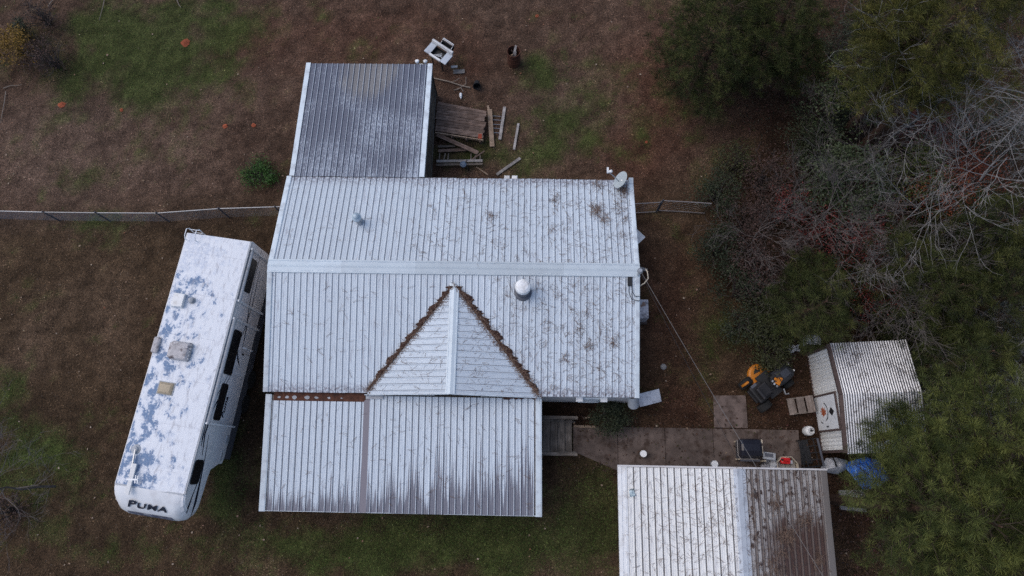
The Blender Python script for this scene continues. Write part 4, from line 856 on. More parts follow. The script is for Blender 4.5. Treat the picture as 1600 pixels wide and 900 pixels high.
# right side of the house
pl_ = HP(994, 370, .75); o = MB().box((0, 0, 0), (.52, .52, .03)).box((0, .25, .02), (.52, .04, .03)).box((0, -.25, .02), (.52, .04, .03)).box((.25, 0, .02), (.04, .46, .03)).box((-.25, 0, .02), (.04, .46, .03)).build('window_sash', M['white'])
o.location = H2W(pl_.x+.0, pl_.y, .72); o.rotation_euler = (0, R(6), R(45)+HY); tagp(o, 'white framed square panel poking out past the right side of the house', 'panel')
tagp(MB().box((0, 0, 0), (.34, .26, 1.34)).build('crate', M['wood']), 'grey wooden box under the white square panel', 'box').location = H2W(13.55, pl_.y, .34)
bpy.data.objects['crate'].scale = (1, 1, .5)
a, b = HP(998, 418, 1.0), HP(1011, 423, .9); o = MB().beam(H2W(a.x-.05, a.y, 1.0), H2W(b.x, b.y, .95), .12, .04).beam(H2W(a.x-.02, a.y-.02, 1.0), H2W(a.x-.02, a.y-.02, .02), .05, .05).build('board', M['greyboard']); tagp(o, 'pale board end sticking out from the right end of the house ridge', 'board')
hp = thing('air_conditioner', 'dirty white air conditioner box against the right wall of the house', 'air conditioner', H2W(13.82, 3.62, 0), HY)
MB().box((0, 0, .50), (.62, .76, .8)).build('case', plain('mottled_white_metal', (.52, .51, .54), .5, 0, .15, 4, dirt=(.10, .09, .10), dirt_amt=.85), hp, .03)
MB().lathe([(.15, 0), (.15, .03), (.02, .04)], (-.09, .26, .9), 16).build('lid', M['grey'], hp); MB().box((.08, .17, .903), (.2, .16, .012), .4).build('rust_patch', plain('tan_patch', (.22, .15, .12), .8), hp); MB().box((0, 0, .05), (.75, .9, .1)).build('base_slab', M['concrete'], hp)
p = P(1037, 573, .08); o = MB().lathe([(.10, -.02), (.13, .03), (.10, .08), (.04, .11)], (0, 0, 0), 7).build('stone', plain('pale_stone', (.30, .29, .28), .9, 0, .2, 8)); o.location = (p.x, p.y, .02); tagp(o, 'pale grey stone on the bare ground right of the house', 'stone')
cn = [P(996, 616, 1.0), P(1029.5, 607.5, .45), P(1033.5, 627.5, .45), P(1000, 636, .95)]
o = MB().grid([[cn[0].lerp(cn[3], f_).lerp(cn[1].lerp(cn[2], f_), g_)+Vector((0, 0, .02*math.sin(7*g_+f_*3))) for g_ in np.linspace(0, 1, 6)] for f_ in np.linspace(0, 1, 4)]).build('metal_sheet', plain('white_sheet_metal', (.60, .62, .67), .4, 0, .06, 4, dirt=(.22, .22, .26), dirt_amt=.55), None, solid=.01); tagp(o, 'white metal sheet propped against the front right corner of the house', 'sheet')
o = MB().box((0, 0, .22), (.3, .4, .44)).build('wooden_block', M['wood']); o.location = P(1024, 618, .44)-Vector((0, 0, .44)); tagp(o, 'rough wooden block under the outer end of the white metal sheet', 'block')
o = MB().box((0, 0, 0), (.25, .05, .03)).box((-.1, .0, 0), (.07, .08, .03)).build('board', M['lumber']); o.location = P(917, 652.5, .03); o.rotation_euler = (0, 0, R(4)); tagp(o, 'small pale stick lying between the porch steps and the dark bush', 'stick')
a, b = P(896, 666, .04), P(930, 667, .04); o = MB().beam(a, b, .09, .08).build('edging_board', M['lumber']); tagp(o, 'tan edging board along the top of the walkway by the steps', 'board')

# paved walk and pad
def slab(name, pts, th, mat, label=None, parent=None):
    return MB().prism([Vector((p.x, p.y, -.06)) for p in pts], (0, 0, .06+th)).build(name, mat, parent, .01)
wk = []; jx = [11.2, 12.93, 14.75, 16.6, 18.3, 19.9]
root = None
for i in range(5):
    y0 = -1.85 if i == 0 else -2.55
    pts = [H2W(jx[i]+.008, -.9), H2W(jx[i+1]-.008, -.9), H2W(jx[i+1]-.008, -2.55), H2W(jx[i]+.008, y0)]
    o = MB().prism([Vector((q_.x, q_.y, -.06)) for q_ in pts], (0, 0, .10+.003*(i % 2))).build('walkway' if i == 0 else 'slab', M['concrete'], root, .008)
    if i == 0: root = o; tagp(o, kind='structure')
o = slab('concrete_pad', [H2W(16.67, -.86), H2W(17.96, -.86), H2W(17.96, .40), H2W(16.70, .37)], .05, M['padconcrete']); tagp(o, kind='structure')

# riding mower
mw = at('riding_mower', 'orange and black riding lawn mower parked on the bare ground near the shed', 'lawn mower', 1199, 601, .3, R(33)); mw.scale = (1.1, 1.1, 1.1)
hood = MB(); rows = []
for x, w_, z in ((.20, .27, .80), (.30, .29, .84), (.55, .29, .83), (.80, .27, .76), (.93, .23, .64), (.98, .17, .48)):
    rows.append([(x, -w_, .36), (x, -w_*.97, z-.10), (x, -w_*.72, z-.01), (x, 0, z+.02), (x, w_*.72, z-.01), (x, w_*.97, z-.10), (x, w_, .36)])
hood.grid(rows); hood.f += [tuple(range(7)), tuple(range(35, 42))]; hd = hood.build('hood', plain('dark_hood_paint', (.022, .024, .03), .6, 0, .1, 5), mw, smooth=False)
MB().box((.55, .0, .855), (.34, .24, .02), 0, 0, R(8)).build('hood_vent', plain('hood_panel', (.055, .06, .075), .4), hd)
for sy in (-1, 1): MB().lathe([(.04, 0), (.05, .03), (.01, .05)], (.95, sy*.13, .58), 8, Matrix.Rotation(R(60), 3, 'Y')).build('headlight', M['white'], hd)
MB().box((.02, 0, .38), (1.6, .52, .12)).build('chassis', M['black'], mw, .02)
MB().box((-.02, 0, .46), (.5, .9, .04)).build('footrest', M['black'], mw)
MB().box((-.50, 0, .60), (.50, .66, .18)).build('fender', M['black'], mw, .06)
MB().box((-.56, .30, .70), (.22, .10, .03)).build('fender_trim', M['darkgrey'], mw, .01)
MB().prism([(-.86, .48, .55), (-.58, .48, .55), (-.62, .48, .73), (-.80, .48, .73)], (0, .07, 0)).build('fender_panel', M['orange'], mw)
st_ = MB().box((-.40, -.02, .80), (.44, .46, .12)).build('seat', plain('black_vinyl', (.016, .015, .017), .5), mw, .05)
MB().box((-.64, -.02, .98), (.12, .46, .36), 0, 0, R(-12)).build('seat_back', bpy.data.materials['black_vinyl'], st_, .05)
MB().box((-.70, -.02, 1.03), (.012, .2, .02)).build('seat_label', M['white'], st_)
ds = MB().box((.14, 0, .70), (.20, .44, .34)).build('dashboard', M['black'], mw, .03)
MB().box((.16, -.07, .90), (.24, .16, .05), R(20)).lathe([(.05, 0), (.06, .04), (.03, .07)], (.13, .05, .88), 10).lathe([(.05, 0), (.055, .04), (.03, .06)], (.28, -.06, .89), 10).build('console', M['orange'], ds)
for x, y in ((.0, .06), (-.01, -.05), (.0, -.17)): MB().box((x, y, .89), (.07, .06, .03), .5).build('control_knob', M['grey'], ds)
MB().tube([(.06+.17*math.cos(a)*.9, -.02+.19*math.sin(a), .96+.04*math.cos(a)) for a in np.linspace(0, 6.283, 17)], .014, 6).tube([(.08, -.02, .94), (.14, -.02, .75)], .02, 6).build('steering_wheel', M['black'], mw)
dkm = MB(); n_ = 18
dkm.lathe([(.40, 0), (.41, .10), (.39, .16), (.32, .18)], (.0, .42, .14), 22).build('mower_deck', M['orange'], mw)
MB().prism([(-.16, .56, .325), (.10, .52, .325), (.0, .70, .325)], (0, 0, .01)).build('deck_mark', M['black'], mw)
MB().box((.12, .70, .22), (.34, .18, .05), R(8)).build('discharge_chute', M['black'], mw, .02)
for x, y, r, w_, in ((-.58, .50, .26, .24), (-.58, -.50, .26, .24), (.64, .44, .20, .16), (.64, -.44, .20, .16)):
    q = MB().lathe([(r*.55, -w_/2), (r*.93, -w_/2), (r, -w_*.3), (r, w_*.3), (r*.93, w_/2), (r*.55, w_/2)], (x, y, r), 18, Matrix.Rotation(R(90), 3, 'X')).build('wheel', M['rubber'], mw)
    MB().lathe([(r*.55, -w_*.42), (r*.5, w_*.42)], (x, y, r), 12, Matrix.Rotation(R(90), 3, 'X')).build('rim', M['grey'], q)
MB().tube([(.30, -.42, .45), (.22, -.60, .46), (.34, -.66, .42)], .025, 6).build('pedal', M['grey'], mw)
# steps at the shed
sp_ = at('shed_steps', 'three weathered wooden steps leading up to the shed door', 'steps', 1253, 633, .3, R(3))
for i in range(3): MB().box((-.33+.30*i, 0, .14+.15*i), (.285, .64, .045)).build('tread', wood_mat('pale_step_wood', (.17, .135, .115), (.27, .225, .20), 1) if i == 0 else bpy.data.materials['pale_step_wood'], sp_); MB().box((-.20+.30*i, 0, .07+.15*i-.02), (.03, .62, .12)).build('riser', M['wood'], sp_)
for sy in (-.29, .29): MB().beam((-.45, sy, .02), (.42, sy, .40), .04, .16).build('stringer', M['wood'], sp_)
# propane cylinder
pr = at('propane_tank', 'white propane tank standing beside the metal shed', 'gas cylinder', 1266, 673, .42)
MB().lathe([(.13, .03), (.17, .06), (.185, .12), (.185, .36), (.165, .43), (.10, .475), (.03, .485)], (0, 0, 0), 20).build('cylinder', plain('white_tank_paint', (.72, .72, .71), .35, 0, .05, 5, dirt=(.4, .36, .33), dirt_amt=.3), pr, smooth=True)
MB().lathe([(.13, 0), (.13, .03), (.115, .03), (.115, 0)], (0, 0, 0), 16).build('foot_ring', M['grey'], pr)
cl = MB(); 
for k in range(11): a0, a1 = R(40+26*k), R(40+26*(k+1)); cl.grid([[(.10*math.cos(a0), .10*math.sin(a0), .46), (.10*math.cos(a1), .10*math.sin(a1), .46)], [(.105*math.cos(a0), .105*math.sin(a0), .60), (.105*math.cos(a1), .105*math.sin(a1), .60)]])
cl.build('collar', M['white'], pr, solid=.008); MB().lathe([(.03, 0), (.03, .06), (.045, .07), (.045, .09)], (0, 0, .48), 10).box((.05, 0, .52), (.07, .03, .03)).build('valve', M['blackmetal'], pr)
# black metal rack
rk2 = at('metal_rack', 'black metal utility rack standing below the propane tank', 'rack', 1266, 708, .5, R(4))
for x, nm in ((-.26, 0), (.30, 0)):
    for y in (-.50, .50): MB().tube([(x, y, 0), (x, y, .72)], .022, 6).build('leg', M['blackmetal'], rk2)
for z in (.70, .30):
    MB().tube([(-.26, -.5, z), (.30, -.5, z), (.30, .5, z), (-.26, .5, z), (-.26, -.5, z)], .022, 6).build('shelf_frame', M['blackmetal'], rk2)
    for y in (-.25, .0, .25): MB().tube([(-.26, y, z), (.30, y, z)], .012, 5).build('crossbar', M['blackmetal'], rk2)
MB().box((.30, 0, .72), (.07, 1.0, .03)).build('side_rail', M['darkgrey'], rk2); MB().box((-.05, .05, .02), (.5, .9, .03)).build('floor_mat', M['black'], rk2)
# barbecue
bq = at('barbecue_grill', 'black barbecue grill with a grey side shelf beside the outbuilding', 'grill', 1173, 700, .9, R(-4))
hd = MB(); rows = []
for x, s_, dz in ((-.40, .80, -.10), (-.37, .94, -.03), (-.30, 1, 0), (.30, 1, 0), (.37, .97, -.02), (.385, .95, -.04)):
    rows.append([(x, -.33*s_, .72), (x, -.34*s_, .82+dz*.5), (x, -.28*s_, .98+dz), (x, -.10*s_, 1.04+dz), (x, .14*s_, 1.04+dz), (x, .30*s_, .96+dz), (x, .34*s_, .82+dz*.5), (x, .34*s_, .72)])
hd.grid(rows); hd.f += [tuple(range(8)), tuple(range(40, 48))]; hdo = hd.build('hood', plain('black_enamel', (.016, .017, .026), .28, 0, .15, 6), bq, smooth=False)
MB().tube([(-.43, .30, .74), (-.43, -.28, .74), (-.34, -.40, .74), (.30, -.40, .74)], .022, 6).build('rim', plain('dull_rim', (.24, .22, .21), .5, .3), bq)
for y in (.24, .02, -.12): MB().box((.42, y, .90), (.05, .13, .05)).build('hinge', M['tan'], hdo)
MB().box((0, -.02, .50), (.72, .60, .42)).build('firebox', M['black'], bq, .03)
MB().box((-.0, -.05, .20), (.66, .62, .06)).build('bottom_shelf', M['darkgrey'], bq)
for x in (-.32, .32):
    for y in (-.40, .26): MB().box((x, y, .30), (.05, .05, .60)).build('leg', M['tan'], bq)
MB().box((.02, -.44, .62), (.70, .08, .16)).build('control_panel', M['darkgrey'], bq)
sh_ = MB().box((.72, -.28, .70), (.46, .26, .12), R(-6)).build('side_shelf', M['grey'], bq, .015); MB().box((.70, -.25, .772), (.30, .13, .012), R(-6)).build('shelf_tray', M['darkgrey'], sh_); MB().box((.46, -.46, .52), (.05, .05, 1.0)).build('shelf_post', M['tan'], bq)
# cart with fuel can, bags
ct = at('utility_cart', 'pale sided utility cart against the outbuilding holding a red fuel can', 'cart', 1229, 727, .45, R(-3))
poly = [(-.36, -.45), (-.36, .12), (-.16, .30), (.20, .30), (.40, .06), (.40, -.45)]
for i in range(6): a, b = poly[i], poly[(i+1) % 6]; MB().beam((a[0], a[1], .42), (b[0], b[1], .42), .03, .20).build('side_panel', M['tan'], ct)
for i in range(4): MB().box((-.27+.18*i+.02, -.12, .30), (.17, .60, .025)).build('floor_board', plain('cart_board', (.30, .28, .26), .8), ct)
for x in (-.25, .28):
    for y in (-.38, .1): MB().lathe([(.13, -.03), (.14, 0), (.13, .03)], (x, y, .14), 12, Matrix.Rotation(R(90), 3, 'Y')).build('wheel', M['rubber'], ct)
MB().tube([(.40, -.05, .45), (.46, -.25, .62), (.46, -.45, .66)], .016, 6).build('handle', M['tan'], ct)
fc = at('fuel_can', 'bright red plastic fuel can lying in the pale utility cart', 'fuel can', 1228, 720, .55, R(-8))
MB().box((0, 0, .46), (.36, .24, .24)).build('body', M['red'], fc, .06); MB().tube([(-.10, 0, .57), (-.08, 0, .64), (.05, 0, .64), (.09, 0, .57)], .022, 6).build('handle', M['red'], fc); MB().lathe([(.035, 0), (.04, .05), (.02, .07)], (-.15, .03, .57), 10).build('cap', M['black'], fc); MB().box((.2, -.03, .50), (.10, .12, .08)).build('spout', M['grey'], fc)
for i, (px, py, r, lab) in enumerate(((1199, 729, .16, 'black and white crumpled bag beside the barbecue'), (1209, 727, .22, 'largest white crumpled plastic bag between the barbecue and the cart'))):
    p = P(px, py, .5); mb = MB(); rows = [[(r*s_*math.cos(a)*rng.uniform(.75, 1.2), r*s_*math.sin(a)*rng.uniform(.75, 1.2), z+rng.uniform(-.03, .03)) for a in np.linspace(0, 2*math.pi, 13)[:-1]] for s_, z in ((.7, 0), (1, .15), (1, .35), (.8, .48), (.45, .55))]
    mb.grid([q_+[q_[0]] for q_ in rows]); mb.f.append(tuple(len(mb.v)-13+k for k in range(12))); o = mb.build('plastic_bag', plain('crumpled_bag_%s' % ('dark' if i == 0 else 'white'), (.45, .46, .48) if i else (.28, .28, .30), .4, 0, .1, 10, dirt=(.05, .05, .06) if i == 0 else (.3, .3, .33), dirt_amt=.9)); o.location = (p.x, p.y, 0); tagp(o, lab, 'bag')
# buckets with white lids
for i, (px, py, lab) in enumerate(((1005.5, 709, 'white lidded bucket standing alone on the walkway'), (1117, 725, 'white lidded bucket at the edge of the outbuilding roof'))):
    b_ = at('bucket', lab, 'bucket', px, py, .36, 0, 'white buckets on the walkway')
    MB().lathe([(.10, .04), (.115, .30), (.118, .34)], (0, 0, 0), 18).build('pail', M['grey'], b_); MB().lathe([(.122, .33), (.128, .345), (.128, .37), (.115, .378), (.11, .37), (.02, .37)], (0, 0, 0), 22).build('lid', plain('white_lid', (.80, .81, .82), .4, 0, .03), b_); MB().tube([(.12*math.cos(a), .13*math.sin(a), .30-.06*abs(math.sin(a))) for a in np.linspace(.2, 2.9, 8)], .005, 4).build('handle', M['galv'], b_)
# white jugs by the trailer
for i, (px, py, lab) in enumerate(((391, 561, 'white plastic jug beside the trailer, the upper of two'), (389, 571, 'white plastic jug beside the trailer, the lower of two'))):
    p = P(px, py, .25); o = MB().lathe([(.09, 0), (.10, .03), (.10, .18), (.06, .26), (.03, .29), (.03, .32)], (0, 0, 0), 14).build('plastic_jug', M['grey']); o.location = (p.x, p.y, 0); tagp(o, lab, 'jug')
# tarps and slab near the big pine
def drape(name, outline, zc, ze_, mat, label, cat, wr=.05):
    pts = [P(x, y, ze_) for x, y in outline]; c = sum(pts, Vector())/len(pts); N = 40; mb = MB(); rows = []
    dens = []
    for i in range(N):
        f_ = i/N*len(pts); k = int(f_); dens.append(pts[k].lerp(pts[(k+1) % len(pts)], f_-k))
    for rr in (1, .8, .6, .4, .2, .05):
        row = []
        for i, e in enumerate(dens):
            q_ = c.lerp(e, rr); z = ze_+(zc-ze_)*(1-rr**1.6)+wr*(math.sin(i*1.9)+.6*math.sin(i*.7+rr*9))*rr*.5; row.append((q_.x, q_.y, max(.03, z)))
        rows.append(row+[row[0]])
    mb.grid(rows); mb.f.append(tuple(len(mb.v)-N-1+k for k in range(N)))
    o = mb.build(name, mat, None, solid=.008); return tagp(o, label, cat)
t = NT('blue_tarp'); o_ = t.obj(); wv = t.n('ShaderNodeTexWave', {'Vector': o_, 'Scale': 1.6, 'Distortion': .6, 'Detail': 1}, wave_type='BANDS').outputs['Fac']; c = t.mix(t.ramp(wv, .86, .98), (.025, .15, .62), (.16, .33, .70)); n = t.noise(o_, 3, 3); t.bump(n, .2, .02)
drape('blue_tarp', [(1318, 726), (1334, 719), (1352, 714), (1374, 720), (1390, 748), (1372, 760), (1350, 766), (1334, 748)], .95, .55, t.fin(c, .45, 0, .4), 'bright blue tarp draped over a pile beside the shed', 'tarp')
drape('plastic_sheet', [(1281, 736), (1287, 722), (1291, 716), (1307, 715), (1324, 720), (1324, 732), (1316, 737), (1308, 741)], .85, .35, plain('grey_white_sheet', (.45, .46, .49), .45, 0, .1, 6, dirt=(.2, .2, .22), dirt_amt=.5), 'greyish white plastic sheet bundled left of the blue tarp', 'tarp')
o = MB().tube([P(1302, 716, .8), P(1305, 722, .92), P(1307, 729, .85)], .035, 6).build('strap', M['black']); tagp(o, 'short black strap over the greyish white plastic sheet', 'strap')
o = slab('leafy_sheet', [P(1310, 766), P(1349, 765), P(1352, 800), P(1312, 796)], .10, plain('leafy_grey_panel', (.24, .23, .23), .8, 0, .2, 5, dirt=(.05, .028, .022), dirt_amt=1.0)); tagp(o, 'flat grey panel covered in brown leaves below the blue tarp', 'panel')
o = MB().tube([P(1322, 782, .14), P(1327, 777, .16), P(1330, 773, .15), P(1332, 775, .15), P(1327, 781, .14), P(1324, 784, .14)], .022, 5).build('hose', M['tan']); tagp(o, 'short loop of tan hose on the leafy grey panel', 'hose')
for px, py, r, lab in ((1269, 532, .34, 'crumpled white sheet at the upper corner of the shed'), (1239, 546, .26, 'small torn white sheet among leaves left of the shed')):
    p = P(px, py, .2); mb = MB(); mb.grid([[(x*r*.4-r+rng.uniform(-.06, .06), y*r*.3-r*.5+rng.uniform(-.06, .06), .12+rng.uniform(0, .16)) for x in range(6)] for y in range(5)])
    o = mb.build('scrap_sheet', plain('dirty_white_scrap', (.55, .56, .58), .5, 0, .1, 8, dirt=(.05, .04, .04), dirt_amt=.95), None, solid=.01); o.location = (p.x, p.y, 0); tagp(o, lab, 'scrap')
p = HP(987, 770, 2.5); mb = MB(); mb.grid([[(x*.045-.09+rng.uniform(-.015, .015), y*.05-.12+rng.uniform(-.015, .015), .03+rng.uniform(0, .09)) for x in range(5)] for y in range(6)])
o = mb.build('plastic_scrap', plain('pale_blue_scrap', (.50, .60, .64), .4, 0, .1, 10, dirt=(.04, .05, .06), dirt_amt=1.0), None, solid=.008); o.location = H2W(p.x, p.y, GE+(p.x-GX0)*math.tan(gaW)+.02); tagp(o, 'crumpled pale blue scrap lying on the white outbuilding slope', 'scrap')
# overhead service cable
a = H2W(13.34, 4.12, zm+.62); b = P(1300, 917, 5.6); far = a+(b-a)*1.35
def sag(a, b, s_, off=Vector((0, 0, 0)), n=14): return [a.lerp(b, i/n)+off*(i/n)-Vector((0, 0, s_*4*(i/n)*(1-i/n))) for i in range(n+1)]
o = MB().tube(sag(a, far, .28), .007, 5).build('power_cable', plain('weathered_cable', (.20, .19, .185), .6)); tagp(o, 'pale overhead power cable running from the house over the outbuilding', 'cable')
o = MB().tube(sag(a-Vector((0, 0, .15)), far, .38, Vector((-.75, -.1, 0))), .006, 4).build('phone_cable', M['blackmetal']); tagp(o, 'thinner dark overhead cable hanging below the pale power cable', 'cable')

# ------------------------------------------------------------------ pine straw and leaves lying on the roofs
def straw_mesh(items, w0=.006):
    """items: list of (x,y,z, nx-slope, ny-slope, heading, length) in world; bent thin needles, some in pairs"""
    V = []; T = []
    for (x, y, z, sx, sy, a, L, bend, w_) in items:
        p = [(x, y)]; h = a
        for k in range(2): p.append((p[-1][0]+L/2*math.cos(h), p[-1][1]+L/2*math.sin(h))); h += bend
        for k in range(2):
            (x0, y0), (x1, y1) = p[k], p[k+1]; d = math.hypot(x1-x0, y1-y0); nx, ny = -(y1-y0)/d*w_, (x1-x0)/d*w_
            Z = lambda X, Y, e=0: z+sx*(X-x)+sy*(Y-y)+e
            e0, e1 = rng.uniform(0, .012), rng.uniform(0, .012)
            A, B, C, D = (x0-nx, y0-ny, Z(x0, y0, e0)), (x1-nx, y1-ny, Z(x1, y1, e1)), (x1+nx, y1+ny, Z(x1, y1, e1)), (x0+nx, y0+ny, Z(x0, y0, e0))
            V += [A, B, C, A, C, D]; ti = rng.random(); T += [ti]*6
    return np.array(V), T
strawM = foliage('dry_pine_straw', [(.09, .055, .04), (.17, .11, .08), (.24, .165, .125), (.07, .046, .038)], .85)
items = []
def slope_world(zf_):   # house-local plane z=f(x,y) -> world slopes
    f0 = zf_(5, 0); gx_, gy_ = zf_(6, 0)-f0, zf_(5, 1)-f0; return gx_*hc-gy_*hs, gx_*hs+gy_*hc
def add_straw(n, xr, yr, zf_, dens=lambda x, y: 1, L=(.14, .34), ok=lambda x, y: True, w_=(.0020, .0036), lift=.026):
    sx, sy = slope_world(zf_); k = 0
    while k < n:
        x, y = rng.uniform(*xr), rng.uniform(*yr)
        if rng.random() > dens(x, y) or not ok(x, y): k += .15; continue
        c = H2W(x, y, zf_(x, y)+lift); a = rng.uniform(0, 6.283); l = rng.uniform(*L); ww = rng.uniform(*w_)
        items.append((c.x, c.y, c.z, sx, sy, a, l, rng.uniform(-.4, .4), ww))
        if rng.random() < .6: items.append((c.x, c.y, c.z, sx, sy, a+rng.uniform(.15, .7), l*rng.uniform(.7, 1), rng.uniform(-.6, .6), ww))
        k += 1
def straw_pile(x, y, zf_, r, n, stretch=1.0, lift=.03):
    sx, sy = slope_world(zf_)
    for k in range(n):
        qx, qy = x+rng.gauss(0, r*.4), y+rng.gauss(0, r*.4)*stretch; c = H2W(qx, qy, zf_(qx, qy)+lift+rng.uniform(0, .04))
        items.append((c.x, c.y, c.z, sx, sy, rng.uniform(0, 6.283), rng.uniform(.08, .26), rng.uniform(-.9, .9), rng.uniform(.003, .0065)))
zS = lambda x, y: ZE+sS*y
zN = lambda x, y: ZR-sN*(y-DS)
zG1 = lambda x, y: GZ+gs*(x-GX)
zG2 = lambda x, y: GZ-gs*(x-GX)
valley = lambda x, y: abs(x-GX) > 3.1-.807*y+.05
add_straw(650, (8, 13.2), (.05, 4.15), zS, lambda x, y: .35+.65*min(1, (x-7)/4), ok=valley)
add_straw(70, (.2, 7), (.05, 4.15), zS, ok=valley)
add_straw(600, (5, 13.2), (4.65, 8.2), zN, lambda x, y: .15+.85*min(1, (x-4)/7))
add_straw(50, (.3, 6), (4.65, 8.2), zN)
add_straw(90, (3.8, 6.6), (0, 3.5), zG1, ok=lambda x, y: not valley(x, y))
add_straw(110, (6.9, 9.8), (0, 3.5), zG2, ok=lambda x, y: not valley(x, y))
add_straw(110, (3.8, 9.7), (-3.9, -.2), lambda x, y: pz(y)); add_straw(40, (.3, 3.5), (-3.9, -.4), lambda x, y: pz(y))
zW = lambda x, y: GE+(x-GX0)*math.tan(gaW)
zE_ = lambda x, y: GE+(GX1-x)*math.tan(gaE)
add_straw(420, (12.9, 16.3), (-6.5, -2.5), zW, lambda x, y: .3+.7*(x-12.9)/3.4); add_straw(150, (16.4, 17.0), (-6.5, -2.5), zE_); add_straw(500, (16.9, 19.6), (-6.5, -2.5), zE_, L=(.06, .16))
for x, y, r, n in ((11.9, 6.9, .30, 110), (12.2, 6.5, .22, 60), (12.95, 7.8, .30, 150), (12.0, 8.0, .22, 50), (10.4, 7.3, .22, 45), (12.75, 7.0, .30, 40), (13.0, 6.6, .25, 30), (10.2, 6.0, .15, 18), (8.0, 6.6, .2, 22)): straw_pile(x, y, zN, r*.8, int(n*.8), 1.7)
for x, y, r, n in ((11.2, 2.3, .2, 40), (11.6, 1.75, .2, 40), (12.45, 1.9, .2, 45), (10.7, 1.3, .15, 22), (10.0, 2.6, .14, 16), (11.5, 2.9, .14, 15), (10.9, 3.0, .14, 14), (10.3, .3, .2, 18), (12.0, .9, .15, 14)): straw_pile(x, y, zS, r*.55, int(n*.6), 2.4)
for k in range(26): f_ = k/25*1.0; straw_pile(GX+(3.0-2.95*f_)*1, .05+3.6*f_, zS, .16, 26, lift=.05); straw_pile(GX-(3.0-2.95*f_)*1, .05+3.6*f_, zS, .14, 20, lift=.05)
for k in range(7): straw_pile(rng.gauss(18.6, .55), rng.gauss(-4.7, .45), zE_, .3, 40)
for k in range(7): straw_pile(rng.uniform(17.2, 19.5), rng.uniform(-6.4, -2.7), zE_, .22, 30)
V, T = straw_mesh(items); tagp(link('pine_straw', tri_mesh('pine_straw', V, {'tint': ('FLOAT', T)}), strawM), 'thin brown pine straw strewn over the white metal roofs', 'pine straw', None, 'stuff')
# heaps of rotting leaves along the two valleys of the front gable
for sx_, lab in ((-1, 'brown leaf debris in the left valley of the front gable'), (1, 'brown leaf debris in the right valley of the front gable')):
    mb = MB(); rows = []
    for k in range(90):
        f_ = k/89; y = .12+3.62*f_; xv = GX+sx_*(3.1-.807*y); rows_ = []
        w_ = (.05+.10*abs(math.sin(k*.21+sx_))+rng.uniform(0, .09))*(1.3 if sx_ > 0 else 1.0)*min(1, .35+f_*3.5)*(.45 if k % 11 > 7 else 1)
        for j, q_ in enumerate((-.07, -.03, .25*w_, .6*w_, w_)):
            x = xv+sx_*(q_+.0); z = zS(x, y)+(.045, .07, .075, .055, .026)[j]+(rng.uniform(-.012, .015) if j < 4 else 0)
            rows_.append(H2W(x, y+rng.uniform(-.01, .01), z))
        rows.append(rows_)
    mb.grid(rows); o = mb.build('leaf_debris', M['debris']); tagp(o, lab, 'leaf debris', None, 'stuff')
mb = MB(); rows = [[H2W(8.55+1.1*i/12, -.02-j*.035*rng.uniform(.6, 1.4), pz(-.1)+.05-.004*j+rng.uniform(0, .015)) for j in range(4)] for i in range(13)]
mb.grid(rows); tagp(mb.build('leaf_debris', M['debris']), 'small strip of brown leaf debris at the top right of the porch roof', 'leaf debris', None, 'stuff')

